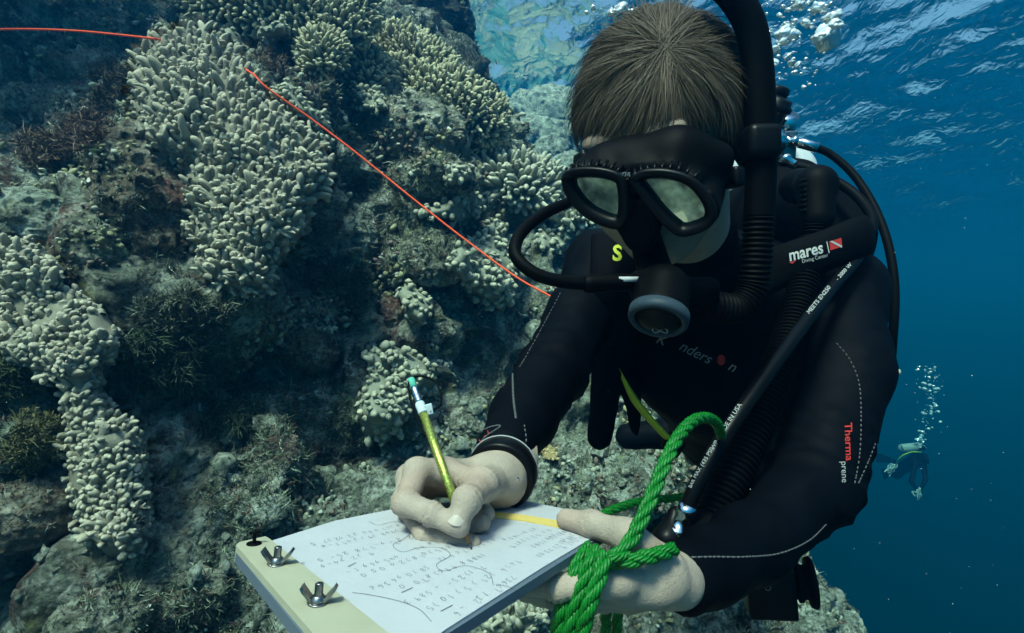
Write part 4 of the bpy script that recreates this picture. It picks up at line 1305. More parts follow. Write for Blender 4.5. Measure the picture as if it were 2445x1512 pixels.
# ------------------------------------------------------------------ what the diver wears and holds
# ---- mask
def plane_pt(c, n, px, py):
    r = P(px, py, 1.0)
    return r * ((n @ c) / (n @ r))
def build_mask():
    root = empty('diving_mask', 'black two-lens diving mask on the face of the writing diver', 'mask', P(1530, 480, .46))
    c0 = P(1520, 470, .452); n = nrm(HF + V(0.05, -0.15, 0.08))
    pl = lambda x, y, k=0.0: plane_pt(c0, n, x, y) + n * k
    LL = [(1371, 430), (1384, 416), (1430, 416), (1474, 426), (1484, 446), (1487, 500), (1478, 518), (1450, 512), (1410, 488), (1380, 455)]
    RL = [(1530, 430), (1552, 418), (1600, 420), (1648, 438), (1680, 472), (1691, 500), (1680, 522), (1636, 536), (1612, 522), (1570, 476)]
    m = bpy.data.materials.new('mask_glass'); m.use_nodes = True
    b = m.node_tree.nodes['Principled BSDF']
    b.inputs['Base Color'].default_value = (0.40, 0.43, 0.38, 1); b.inputs['Metallic'].default_value = 1.0; b.inputs['Roughness'].default_value = 0.04
    for lens, d in ((LL, -0.0015), (RL, 0.0)):
        out = smooth_path(lens + lens[:1], 64)[:-1]
        pts = np.array([pl(x, y, 0.004) for x, y in out])
        ctr = pts.mean(0)
        mb = MB(); k = len(pts)
        mb.add(np.vstack([pts, pts - n * 0.003, ctr, ctr - n * 0.003]), [(i, (i + 1) % k, 2 * k) for i in range(k)] + [((i + 1) % k + k, i + k, 2 * k + 1) for i in range(k)] + [(i + k, (i + 1) % k + k, (i + 1) % k, i) for i in range(k)])
        mb.build('lens', m, root, False)
        big = ctr + (pts - ctr) * 1.0
        rim = np.array([q + nrm(q - ctr) * 0.0030 for q in big])
        rim = np.vstack([rim, rim[:3]])
        mb = MB(); mb.add(*tube(rim + n * 0.004, 0.0042, 10, flat=1.6))
        # ribs along the upper edge of the rim
        for i in range(len(out)):
            if out[i][1] < 440 and i % 2 == 0:
                q = pts[i] + nrm(pts[i] - ctr) * 0.0078
                mb.add(*tube(np.array([q + n * 0.006, q - n * 0.006 + nrm(pts[i] - ctr) * 0.004]), 0.0014, 5))
        mb.build('lens_rim', M_GLOSS, root)
    ctrs = [np.array([pl(*q) for q in L_]).mean(0) for L_ in (LL, RL)]
    def skirt(p):
        d = None
        q = (p - HO) @ HM
        for L_, c in zip((LL, RL), ctrs):
            e = [pl(*z, -0.004) for z in L_]
            s = None
            for i in range(len(e)):
                t = sd_cone(p, c + (e[i] - c) * 1.12, c + (e[i] - c) * 0.95 - n * 0.055, 0.0055, 0.007)
                s = t if s is None else smin(s, t, 0.012)
            d = s if d is None else smin(d, s, 0.012)
        d = smin(d, sd_cone(p, hl(0, .098, -.005), pl(1512, 420, -.008), .016, .006), 0.012)      # bridge
        d = smin(d, sd_ell(p, pl(1522, 545, -0.012), (.018, .018, .026)), 0.016)                  # nose pocket
        d = smin(d, sd_cone(p, pl(1425, 392, -.03), pl(1600, 372, -.035), .012, .013), 0.03)
        d = smin(d, sd_cone(p, pl(1600, 372, -.035), pl(1700, 400, -.05), .013, .012), 0.03)
        # keep the panes free
        for L_, c in zip((LL, RL), ctrs):
            w = ((p - c) @ n)
            d = smax(d, w + 0.0, 0.004)
        return d
    v, f = surface_nets(skirt, HO + [-.13, -.19, -.15], HO + [.13, .06, .06], 0.0026)
    mesh_obj('skirt', v, f, M_RUB, root)
    # buckles and strap round the head
    for px, py, d in ((1392, 388, .50), (1750, 425, .475)):
        mb = MB(); mb.add(*boxm(P(px, py, d), V(.006, .003, 0), V(-.004, .009, 0), V(0, 0, .009), 0.004)); mb.build('buckle', M_GLOSS, root)
    q = []
    for t in np.linspace(-0.62, 1 + 0.62, 40):
        a = math.pi * t
        q.append(HO + (V(0.0835 * math.cos(a), -0.105 * math.sin(a) - 0.006, -0.016) @ HM.T))
    mb = MB(); mb.add(*tube(np.array(q[8:-8]), 0.009, 8, flat=0.22, up=HU)); mb.build('strap', M_RUB, root)
    for a, b_ in (((1752, 425, .475), 0), ((1392, 388, .50), -1)):
        mb = MB(); mb.add(*tube(smooth_path([P(*a), P(a[0] + (30 if b_ == 0 else -4), a[1] - 15, a[2] + .03), q[8 if b_ == 0 else -9]], 12), 0.008, 8, flat=0.3, up=HU)); mb.build('strap', M_RUB, root)
    LB = lambda x, y: pl(x, y, 0.0115)
    decal('lettering', 'HUNTER', 1487, 412, 13, 3, LB, M_WHITE, root, 0, 0.3)
    decal('lettering', 'Mares', 1578, 428, 10, 0, lambda x, y: pl(x, y, 0.0062), M_GREYP, root, 0, 0.4, 1.4, True)
    return root
build_mask()

# ---- regulator: second stage, hose
def build_regulator():
    root = empty('regulator', 'black regulator with a blue grey ring held in the diver\'s mouth, its hose looping left', 'regulator', P(1572, 710, .47))
    ctr = P(1572, 757, .440); ax = nrm(V(-0.30, -0.50, -0.81)); mo = hl(0, .100, -.080)
    up = nrm(V(0.36, 0.0, -0.16))
    def fn(p):
        d = sd_cone(p, ctr - ax * 0.030, ctr - ax * 0.008, .0215, .0235)
        d = smin(d, sd_ell(p, P(1575, 700, .475), (.026, .022, .023)), 0.014)
        d = smin(d, sd_cone(p, P(1572, 680, .485), mo, .017, .015), 0.012)
        d = smin(d, sd_cone(p, P(1525, 676, .472), P(1570, 690, .478), .0105, .013), 0.008)
        d = smin(d, sd_cone(p, P(1690, 690, .480), P(1600, 700, .478), .0110, .015), 0.010)
        return smax(d, (p - ctr) @ ax + 0.001, 0.003)
    v, f = surface_nets(fn, ctr - [.06, .05, .05], ctr + [.07, .11, .10], 0.002)
    mesh_obj('second_stage', v, f, M_RUB, root)
    ring = mat_plain('ring_blue', (0.03, 0.048, 0.066), 0.5)
    mb = MB(); mb.add(*lathe(ctr, ax, [(-.004, .0225), (-.004, .0252), (.003, .0250), (.0055, .0232), (.0057, .0200), (.003, .0190), (-.002, .0190)], 48)); mb.build('cover_ring', ring, root)
    mb = MB(); mb.add(*lathe(ctr, ax, [(-.002, .0193), (.0032, .0190), (.0058, .015), (.0070, .008), (.0072, .0005)], 40)); mb.build('purge_cover', M_GLOSS, root)
    # swirl mark on the purge button
    r_ = nrm(np.cross(V(0, 0, 1), ax)); u_ = np.cross(ax, r_)
    t = np.linspace(0, 2 * np.pi, 40)
    q = ctr + ax * 0.0068 + (np.sin(t) * .0062)[:, None] * r_ + (np.sin(2 * t) * .0034)[:, None] * u_ - u_ * 0.011
    mb = MB(); mb.add(*tube(q - ax[None] * 0.0004, 0.00055, 5)); mb.build('emblem', M_GREYP, root)
    mb = MB(); mb.add(*tube(smooth_path([P(1530, 676, .470), P(1470, 675, .466), P(1400, 678, .462), P(1395, 678, .462)], 20), [.0082] * 18 + [.0075, .0066], 14)); mb.build('hose_sleeve', M_RUB, root)
    mb = MB(); mb.add(*tube(smooth_path([P(1400, 678, .462), P(1340, 672, .455), P(1280, 655, .452), P(1238, 622, .456), P(1229, 592, .465), P(1248, 552, .485), P(1300, 510, .52), P(1365, 480, .57), P(1450, 440, .68), P(1600, 380, .80), P(1800, 345, .90), P(1845, 330, .92)], 120), .0058, 14)); mb.build('hose', M_RUB, root)
    c = P(1500, 674, .461)
    mb = MB(); mb.add(*boxm(c + V(0, -.0012, 0.0025), V(.0085, 0, 0), V(0, .001, 0), V(0, 0, .0022))); mb.build('hose_tag', M_WHITE, root)
    return root
build_regulator()

# ---- snorkel
def build_snorkel():
    root = empty('snorkel', 'black snorkel tube rising beside the diver\'s head', 'snorkel', P(1815, 500, .50))
    pa = smooth_path([P(1700, -60, .47), P(1748, -15, .475), P(1787, 50, .48), P(1806, 130, .485), P(1815, 250, .49), P(1818, 380, .495), P(1812, 520, .50)], 90)
    mb = MB(); mb.add(*tube(pa, .0148, 20, flat=0.85)); mb.build('barrel', M_RUB, root)
    pb = smooth_path([P(1812, 520, .50), P(1806, 620, .502), P(1796, 690, .505), P(1760, 735, .50), P(1700, 730, .49)], 150)
    rr = .0140 + .0011 * np.sin(np.arange(150) * 2 * np.pi / 6)
    mb = MB(); mb.add(*tube(pb, rr, 20, flat=0.9)); mb.build('corrugated_bend', M_RUB, root)
    mb = MB(); mb.add(*boxm(P(1812, 345, .492), V(.0155, 0, 0), V(0, .016, 0), V(0, 0, .016), 0.007)); mb.build('keeper', M_GLOSS, root)
build_snorkel()

# ---- buoyancy vest
def build_vest():
    root = empty('buoyancy_vest', 'black buoyancy vest with a printed shoulder strap worn over the wetsuit', 'dive vest', P(1850, 700, .9))
    def bl(p):
        d = sd_cone(p, P(1880, 480, .93), P(1995, 565, .90), .058, .048)
        d = smin(d, sd_cone(p, P(1995, 565, .90), P(1980, 800, .95), .048, .05), 0.05)
        d = smin(d, sd_cone(p, P(1880, 480, .93), P(1700, 560, 1.0), .06, .06), 0.05)
        d = smin(d, sd_ell(p, P(1760, 800, 1.12), (.24, .12, .24)), 0.08)
        d = smin(d, sd_cone(p, P(1480, 650, .90), P(1470, 850, .95), .045, .04), 0.05)
        d = smin(d, sd_cone(p, P(1455, 860, .93), P(1432, 1045, .90), .028, .022), 0.03)
        d = smin(d, sd_cone(p, P(1500, 880, .95), P(1518, 1030, .93), .024, .008), 0.03)
        return d + 0.004 * fbm(p * 16, 3)
    v, f = surface_nets(bl, (.05, .65, -.3), (.72, 1.3, .34), 0.009)
    o = mesh_obj('bladder', v, f, M_WEB, root)
    B1 = BVHTree.FromPolygons(v.tolist(), f.tolist())
    def band(name, top, bot, th, mat, par=root):
        n = 40
        a = smooth_path([P(*q) for q in top], n); b = smooth_path([P(*q) for q in bot], n)
        K = 7
        vv = []; ff = []
        for i in range(n):
            for j in range(K):
                t = j / (K - 1)
                q = a[i] * (1 - t) + b[i] * t
                vv.append(q + V(0, -0.010, 0.003) * (1 - (2 * t - 1) ** 2))
        for i in range(n - 1):
            for j in range(K - 1): ff.append((i * K + j, i * K + j + 1, (i + 1) * K + j + 1, (i + 1) * K + j))
        m = len(vv); vv = np.array(vv)
        vb = vv + V(0, th, 0)
        g = ff + [tuple(x + m for x in q[::-1]) for q in ff]
        for i in range(n - 1):
            for j, s in ((0, 1), (K - 1, -1)):
                q = (i * K + j, (i + 1) * K + j, (i + 1) * K + j + m, i * K + j + m)
                g.append(q if s > 0 else q[::-1])
        for i in (0, n - 1):
            for j in range(K - 1):
                q = (i * K + j, i * K + j + 1, i * K + j + 1 + m, i * K + j + m); g.append(q if i else q[::-1])
        mesh_obj(name, np.vstack([vv, vb]), g, mat, par)
        return BVHTree.FromPolygons(np.vstack([vv, vb]).tolist(), g)
    st = band('shoulder_strap', [(1780, 625, .74), (1870, 583, .70), (1970, 548, .685), (2055, 515, .70), (2072, 520, .74)], [(1770, 745, .74), (1870, 690, .70), (1970, 652, .685), (2070, 612, .70), (2085, 600, .74)], .012, M_WEB)
    T = lambda x, y: on_surf(st, x, y, 0.0012)
    decal('lettering', 'mares', 1923, 602, 40, 14, T, M_WHITE, root, 0.02, 0.15, 0.86)
    decal('lettering', 'Diving Center', 1946, 617, 12.5, 14, T, M_WHITE, root, 0.0, 0.0, 0.9)
    def quad(name, pts, mat, lift=0.0012):
        mb = MB(); mb.add([on_surf(st, x, y, lift) for x, y in pts], [tuple(range(len(pts)))]); mb.build(name, mat, root, False)
    quad('flag', [(1980, 577), (2009, 568), (2011, 589), (1983, 598)], M_RED)
    quad('flag_stripe', [(1981, 577), (1987, 575), (2011, 587), (2010, 592)], M_WHITE, 0.0018)
    quad('divider_line', [(1973, 577), (1975, 576), (1981, 604), (1979, 605)], M_WHITE)
    quad('red_chevron', [(1884, 627), (1902, 621), (1892, 630)], M_RED)
    # right shoulder panel with the yellow letter
    sp = band('shoulder_strap', [(1415, 560, .80), (1412, 640, .755), (1412, 720, .75), (1420, 830, .80)], [(1500, 560, .80), (1520, 640, .745), (1525, 720, .74), (1520, 830, .80)], .012, M_WEB)
    decal('lettering', 'S', 1474, 606, 52, -2, lambda x, y: on_surf(sp, x, y, 0.0014), M_YEL, root, 0.03, 0.0, 0.95)
    # yellow-green chest strap and waist buckle
    band('webbing_strap', [(1478, 880, .84), (1530, 960, .83), (1590, 1030, .82), (1612, 1048, .82)], [(1484, 905, .84), (1512, 965, .83), (1575, 1038, .82), (1600, 1060, .82)], .004, M_YEL)
    mb = MB(); mb.add(*boxm(P(1608, 1062, .82), V(.012, 0, -.01), V(0, .006, 0), V(.008, 0, .012), .003)); mb.build('strap_buckle', M_GLOSS, root)
    # inflator: elbow and corrugated hose
    def el(p):
        d = sd_cone(p, P(1905, 445, .78), P(1950, 445, .73), .026, .025)
        d = smin(d, sd_cone(p, P(1948, 440, .725), P(1950, 520, .715), .0245, .022), 0.012)
        return d
    v, f = surface_nets(el, P(1920, 480, .74) - [.07, .08, .07], P(1920, 480, .74) + [.07, .08, .07], 0.0025)
    mesh_obj('inflator_elbow', v, f, M_RUB, root)
    for i in range(7):
        for s in (-1, 1):
            mb = MB(); mb.add(*tube(np.array([P(1948 + s * 36, 432 + i * 12, .715), P(1948 + s * 24, 430 + i * 12, .700)]), .0022, 6)); mb.build('grip_rib', M_RUB, root)
    path = smooth_path([P(1948, 515, .715), P(1944, 560, .715), P(1930, 640, .705), P(1895, 770, .66), P(1850, 900, .61), P(1790, 1050, .57), P(1735, 1170, .54), P(1695, 1262, .52)], 520)
    rr = .0178 + .0022 * np.sin(np.arange(520) * 2 * np.pi / 7.0)
    mb = MB(); mb.add(*tube(path, rr, 20)); mb.build('corrugated_hose', M_RUB, root)
    def ev(p):
        d = sd_cone(p, P(1690, 1262, .52), P(1660, 1305, .505), .0195, .018)
        d = smin(d, sd_cone(p, P(1655, 1290, .505), P(1590, 1290, .50), .017, .012), 0.012)
        d = smin(d, sd_cone(p, P(1595, 1285, .50), P(1612, 1225, .51), .011, .007), 0.01)
        return d
    v, f = surface_nets(ev, P(1640, 1280, .51) - [.07, .06, .06], P(1640, 1280, .51) + [.07, .06, .06], 0.0025)
    mesh_obj('inflator_valve', v, f, M_GLOSS, root)
    mb = MB()
    for a, b in (((1566, 1288, .475), (1568, 1312, .475)), ((1574, 1294, .475), (1576, 1316, .475))): mb.add(*tube(np.array([P(*a), P(*b)]), .0017, 6))
    mb.build('inflator_button', M_RED, root)
    # low pressure hose with printing
    hp = smooth_path([P(2075, 560, .74), P(2040, 625, .70), P(2000, 670, .67), P(1930, 760, .61), P(1850, 868, .56), P(1770, 980, .525), P(1712, 1070, .51), P(1668, 1150, .502), P(1640, 1215, .50)], 160)
    hv, hf = tube(hp, .0076, 18)
    ho = MB(); ho.add(hv, hf); ho.build('inflator_hose', M_GLOSS, root)
    hb = BVHTree.FromPolygons(hv.tolist(), hf)
    Hs = lambda x, y: on_surf(hb, x, y, 0.0009, .55)
    for s, x, y, sz, ang in (('MEETS EN250', 1955, 716, 14, 51), ('- 2000 W', 2015, 649, 13, 48), ('MADE IN USA', 1742, 1004, 15.5, 57), ('WP', 1706, 1063, 14.5, 58), ('(435 PSI)', 1688, 1091, 14, 60), ('MAX', 1665, 1129, 13, 61), ('BAR', 1652, 1155, 12, 63)):
        decal('lettering', s, x, y, sz, ang, Hs, M_WHITE, root, 0.0, 0.0, 1.0)
    ax = nrm(hp[-1] - hp[-6])
    mb = MB(); mb.add(*lathe(hp[-1], ax, [(-.004, .0088), (.006, .0092), (.008, .0075), (.020, .0075), (.021, .0098), (.026, .0098), (.027, .0085), (.030, .0085), (.031, .0098), (.034, .0095), (.038, .007)], 24)); mb.build('hose_fitting', M_CHROME, root)
    return root
build_vest()

# ---- tank with first stage
def build_tank():
    root = empty('scuba_tank', 'pale scuba tank with a chrome first stage behind the diver\'s shoulder', 'scuba tank', P(1900, 450, 1.0))
    c = P(1858, 348, .985); ax = nrm(V(0.10, 0.72, -0.60))
    mb = MB(); mb.add(*lathe(c, ax, [(0, .020), (.006, .04), (.016, .06), (.032, .076), (.055, .086), (.085, .090), (.5, .090), (.52, .075), (.53, .0)], 40)); mb.build('cylinder', mat_plain('tank_paint', (0.52, 0.57, 0.60), 0.35, noise=0.12, scale=20), root)
    mb = MB(); mb.add(*lathe(c, -ax, [(-.005, .016), (.03, .016), (.032, .02), (.06, .02)], 20)); mb.build('valve', M_CHROME, root)
    mb = MB(); fc = P(1862, 318, .90); fa = nrm(V(0.25, -0.75, 0.6))
    mb.add(*lathe(fc, fa, [(-.05, .020), (-.03, .021), (-.028, .024), (-.004, .024), (.0, .022), (.001, .014), (.002, .014), (.0022, .010), (.003, .009), (.003, .001)], 32))
    mb.build('first_stage', M_CHROME, root)
    mb = MB()
    mb.add(*lathe(P(1852, 262, .91), V(0.3, -.6, .7), [(-.03, .022), (.0, .022), (.002, .025), (.010, .025), (.012, .02), (.02, .018)], 10))
    mb.add(*lathe(P(1848, 235, .93), V(0.2, -.3, .9), [(-.02, .019), (.0, .019), (.006, .022), (.016, .022), (.02, .016)], 9))
    mb.build('yoke_knob', M_GLOSS, root)
    mb = MB(); mb.add(*boxm(P(1868, 350, .93), V(.016, 0, 0), V(0, .02, .004), V(0, -.004, .024), .004)); mb.build('valve_block', M_STEEL, root)
    a, b = P(1882, 333, .905), P(1950, 353, .895)
    d = nrm(b - a)
    mb = MB(); mb.add(*lathe(a, d, [(-.004, .0075), (.006, .0075), (.007, .0095), (.013, .0095), (.014, .0066), (.018, .0066), (.019, .0088), (.049, .0086), (.050, .0068)], 18)); mb.build('hose_fitting', M_CHROME, root)
    mb = MB(); mb.add(*tube(smooth_path([P(1945, 352, .896), P(1985, 370, .89), P(2040, 420, .87), P(2090, 500, .84), P(2122, 590, .815), P(2136, 690, .80), P(2132, 800, .80), P(2120, 900, .84), P(2080, 1000, .95)], 90), .0064, 14)); mb.build('hose', M_RUB, root)
    a, b = P(1868, 375, .89), P(1905, 398, .87); d = nrm(b - a)
    mb = MB(); mb.add(*lathe(a, d, [(-.006, .006), (.002, .006), (.003, .0095), (.012, .0095), (.013, .007), (.034, .0068), (.035, .006)], 6 * 3)); mb.build('hose_fitting', M_CHROME, root)
    mb = MB(); mb.add(*tube(smooth_path([P(1900, 395, .873), P(1950, 410, .85), P(2030, 455, .82), P(2078, 510, .78), P(2082, 560, .745)], 40), .0075, 12)); mb.build('hose', M_RUB, root)
build_tank()

# ---- watch strap round the right wrist
def build_watch():
    root = empty('wrist_watch', 'black watch on the wrist of the hand that holds the pencil', 'watch', P(1195, 1130, .44))
    c = P(1197, 1130, .442); ax = nrm(P(1250, 1005, .56) - P(1180, 1142, .42))
    v, f = lathe(c, ax, [(-.010, .0265), (-.010, .0285), (-.006, .0298), (.006, .0298), (.010, .0285), (.010, .0265)], 44)
    mb = MB(); mb.add(v, f); mb.build('strap', M_GLOSS, root)
    v, f = lathe(c, ax, [(.0070, .0300), (.0078, .0306), (.0092, .0302), (.0100, .0290)], 44)
    n = 44
    mb = MB(); mb.add(v, [q for q in f if len(q) == 4]); mb.build('strap_edge', M_GREYP, root)
    q = P(1216, 1158, .423)
    mb = MB(); mb.add(*boxm(q, nrm(V(.6, -.2, .8)) * .011, nrm(V(.8, 0, -.6)) * .0025, V(0, .006, 0), .0012)); mb.build('buckle', M_CHROME, root)
build_watch()

# ---- clipboard
M_PAPER = mat_plain('paper', (0.43, 0.435, 0.465), 0.65, noise=0.03, scale=30, bump=0.05, bscale=300)
M_CREAM = mat_plain('cream_plastic', (0.37, 0.36, 0.265), 0.4, noise=0.05, scale=40)
M_BOARD = mat_plain('board', (0.10, 0.13, 0.17), 0.45)
def slab(poly, z0, z1, rows=1):
    """a plate on the board plane with outline poly in photo pixels"""
    a = [on_slate(x, y, z1) for x, y in poly]; b = [on_slate(x, y, z1) - SL_N * (z1 - z0) for x, y in poly]
    n = len(a)
    return a + b, [tuple(range(n))[::-1], tuple(range(n, 2 * n))] + [(i, (i + 1) % n, (i + 1) % n + n, i + n) for i in range(n)]
def build_clipboard():
    root = empty('clipboard', 'clipboard with a white sheet full of pencil figures, lying in the diver\'s hand', 'clipboard', on_slate(1000, 1400))
    mb = MB(); mb.add(*slab([(563, 1318), (572, 1309), (640, 1294), (800, 1244), (950, 1214), (1100, 1195), (1216, 1187), (1340, 1215), (1470, 1250), (1474, 1256), (1300, 1366), (1060, 1518), (843, 1655), (700, 1486)], -.006, -.0002))
    mb.build('board', M_BOARD, root, False)
    mb = MB(); mb.add(*slab([(640, 1297), (800, 1246), (950, 1216), (1100, 1197), (1215, 1190), (1345, 1217), (1473, 1251), (1300, 1355), (1062, 1508), (1000, 1560), (905, 1514), (770, 1402)], 0.0, .0008))
    pp = mb.build('paper', M_PAPER, root, False)
    mb = MB(); mb.add(*slab([(562, 1316), (570, 1308), (632, 1294), (640, 1298), (770, 1403), (908, 1516), (1010, 1600), (850, 1658), (740, 1526), (650, 1420)], -.0062, .0034))
    mb.build('clip_bar', M_CREAM, root, False)
    # pencil figures: strokes laid on the sheet
    DG = {'0': [[(0, .5), (.2, 1), (.5, .8), (.5, .2), (.25, 0), (0, .5)]], '1': [[(.2, .8), (.35, 1), (.3, 0)]], '2': [[(0, .8), (.3, 1), (.5, .7), (0, 0), (.55, .05)]],
          '3': [[(0, .9), (.4, 1), (.3, .55), (.5, .25), (.05, 0)]], '4': [[(.3, 1), (0, .4), (.55, .45)], [(.45, .8), (.35, 0)]], '5': [[(.5, 1), (.1, .95), (.1, .55), (.5, .45), (.3, 0), (0, .1)]],
          '6': [[(.45, 1), (.05, .4), (.3, 0), (.5, .3), (.1, .4)]], '7': [[(0, .95), (.55, 1), (.2, 0)]], '8': [[(.3, .5), (.05, .8), (.35, 1), (.45, .7), (0, .2), (.3, 0), (.5, .3), (.3, .5)]], '9': [[(.5, .7), (.1, .6), (.2, 1), (.5, .8), (.3, 0)]], ')': [[(.1, 1.1), (.35, .5), (.1, -.1)]], '-': [[(0, .5), (.5, .5)]]}
    r = random.Random(5)
    mb = MB()
    A, B, C, D = (on_slate(*q) for q in ((640, 1297), (1215, 1190), (1473, 1251), (1000, 1560)))
    def uv(u, v_): return (A * (1 - u) + B * u) * (1 - v_) + (D * (1 - u) + C * u) * v_
    def stroke(pts, w=0.00032):
        p = np.array(pts) + SL_N * 0.0011
        t = nrm(np.gradient(p, axis=0)); s = np.cross(SL_N, t)
        v = np.stack([p - s * w * .5, p + s * w * .5], 1).reshape(-1, 3)
        mb.add(v, [(2 * i, 2 * i + 2, 2 * i + 3, 2 * i + 1) for i in range(len(p) - 1)])
    def row(u0, v0, n, du=.021, h=.0042, dens=1.0, dv=0.0):
        u = u0
        for i in range(n):
            s = r.choice('0123456789') if r.random() < .85 else r.choice(')-')
            o = uv(u, v0 + dv * i + r.uniform(-.008, .008)); ex = nrm(uv(u + .02, v0 + dv * i) - o); ey = np.cross(SL_N, ex)
            ey = -ey; ex2 = -ex      # written from the diver's side
            for st in DG[s]:
                q = [o + ex2 * (x + .12 * y) * h + ey * y * h for x, y in st]
                if len(q) > 2: q = smooth_path(q, 12)
                stroke(q, r.uniform(.00022, .00034))
            u += du * r.uniform(.8, 1.25) * (1 if r.random() < .8 else 1.7)
    for v0, u0, n in ((.10, .10, 14), (.16, .12, 15), (.27, .06, 14), (.33, .05, 7), (.30, .30, 9), (.43, .08, 8), (.41, .32, 12), (.49, .10, 14), (.60, .08, 9), (.58, .32, 11), (.67, .14, 13), (.76, .1, 12), (.84, .12, 14), (.93, .15, 10), (.70, .55, 9), (.62, .58, 8), (.78, .6, 10), (.88, .55, 10)):
        row(u0, v0, n)
    for v0, n in ((.80, 9), (.86, 11), (.92, 12)): row(.70 if v0 < .9 else .66, v0, n, .019, .0036)
    row(.80, .18, 10, .014, .0030)
    for pl_ in ([(880, 1248), (902, 1258), (935, 1250), (975, 1252), (990, 1265), (965, 1290), (938, 1305), (960, 1322), (1000, 1312), (1050, 1312), (1075, 1330), (1042, 1352), (1060, 1368), (1110, 1355), (1165, 1372), (1178, 1402)], [(1030, 1490), (1000, 1460), (950, 1440), (880, 1425), (840, 1420)], [(1190, 1400), (1240, 1412)]):
        stroke(smooth_path([on_slate(*q) for q in pl_], 80), .00036)
    for a, b in (((830, 1358), (850, 1348)), ((958, 1420), (985, 1408)), ((1052, 1465), (1080, 1450))): stroke([on_slate(*a), on_slate(*b)], .0006)
    mb.build('handwriting', mat_plain('graphite', (0.15, 0.155, 0.18), 0.5), root, False)
    # wing nuts on threaded bolts
    for (px, py) in ((659, 1362), (757, 1458)):
        c = on_slate(px, py, .0034)
        g_ = 0.66
        mb = MB(); mb.add(*lathe(c, SL_N, [(a * g_, b_ * g_) for a, b_ in [(0, .0072), (.0008, .0074), (.0012, .0068)]], 28))
        wash = mb.build('wing_nut', M_STEEL, root)
        mb = MB(); mb.add(*lathe(c, SL_N, [(a * g_, b_ * g_) for a, b_ in [(.0012, .0058), (.0035, .0056), (.0050, .0042), (.0056, .0040)]], 24)); mb.build('hub', M_STEEL, wash)
        prof = [(.004 + i * .00042, .0031 if i % 2 else .0026) for i in range(24)] + [(.0143, .002)]
        mb = MB(); mb.add(*lathe(c, SL_N, [(a * g_, b_ * g_) for a, b_ in prof], 20)); mb.build('bolt', M_STEEL, wash)
        s = nrm(V(1, 0.15, 0) - (V(1, .15, 0) @ SL_N) * SL_N); g = np.cross(SL_N, s)
        for k in (-1, 1):
            mb = MB(); ring = []
            for z, x, hw in ((.0020, .0040, .0036), (.0050, .0068, .0036), (.0095, .0105, .0040), (.0120, .0120, .0036)):
                z, x, hw = z * g_, x * g_, hw * g_
                q = c + SL_N * z + s * k * x
                nn = nrm(SL_N * 1.0 - s * k * 0.9)
                ring.append([q - g * hw - nn * .0008, q + g * hw - nn * .0008, q + g * hw + nn * .0008, q - g * hw + nn * .0008])
            vv = np.array(ring).reshape(-1, 3); ff = []
            for i in range(3):
                for j in range(4):
                    ff.append((i * 4 + j, i * 4 + (j + 1) % 4, i * 4 + 4 + (j + 1) % 4, i * 4 + 4 + j))
            ff += [(0, 1, 2, 3)[::-1], (12, 13, 14, 15)]
            mb.add(vv, ff); mb.build('wing', M_STEEL, wash, False)
    c = on_slate(605, 1313, .0034)
    mb = MB(); mb.add(*lathe(c, SL_N, [(0, .0042), (.0006, .0042), (.0008, .001)], 18)); mb.add(*tube(smooth_path([c, c + SL_N * .004, c + SL_N * .007 + V(.0005, 0, 0), c + SL_N * .0075 + V(.003, 0, 0)], 12), .0011, 8))
    mb.build('cord_stub', M_RUB, root)
    return root
build_clipboard()
# rubber band
mb = MB(); mb.add(*slab([(1180, 1228), (1250, 1236), (1345, 1252), (1400, 1262), (1398, 1276), (1345, 1266), (1250, 1248), (1180, 1240)], .0009, .0022))
tag(mb.build('rubber_band', mat_plain('band_yellow', (0.62, 0.46, 0.14), 0.6), smooth=False), 'flat yellow rubber band stretched across the sheet up to the left thumb', 'rubber band')

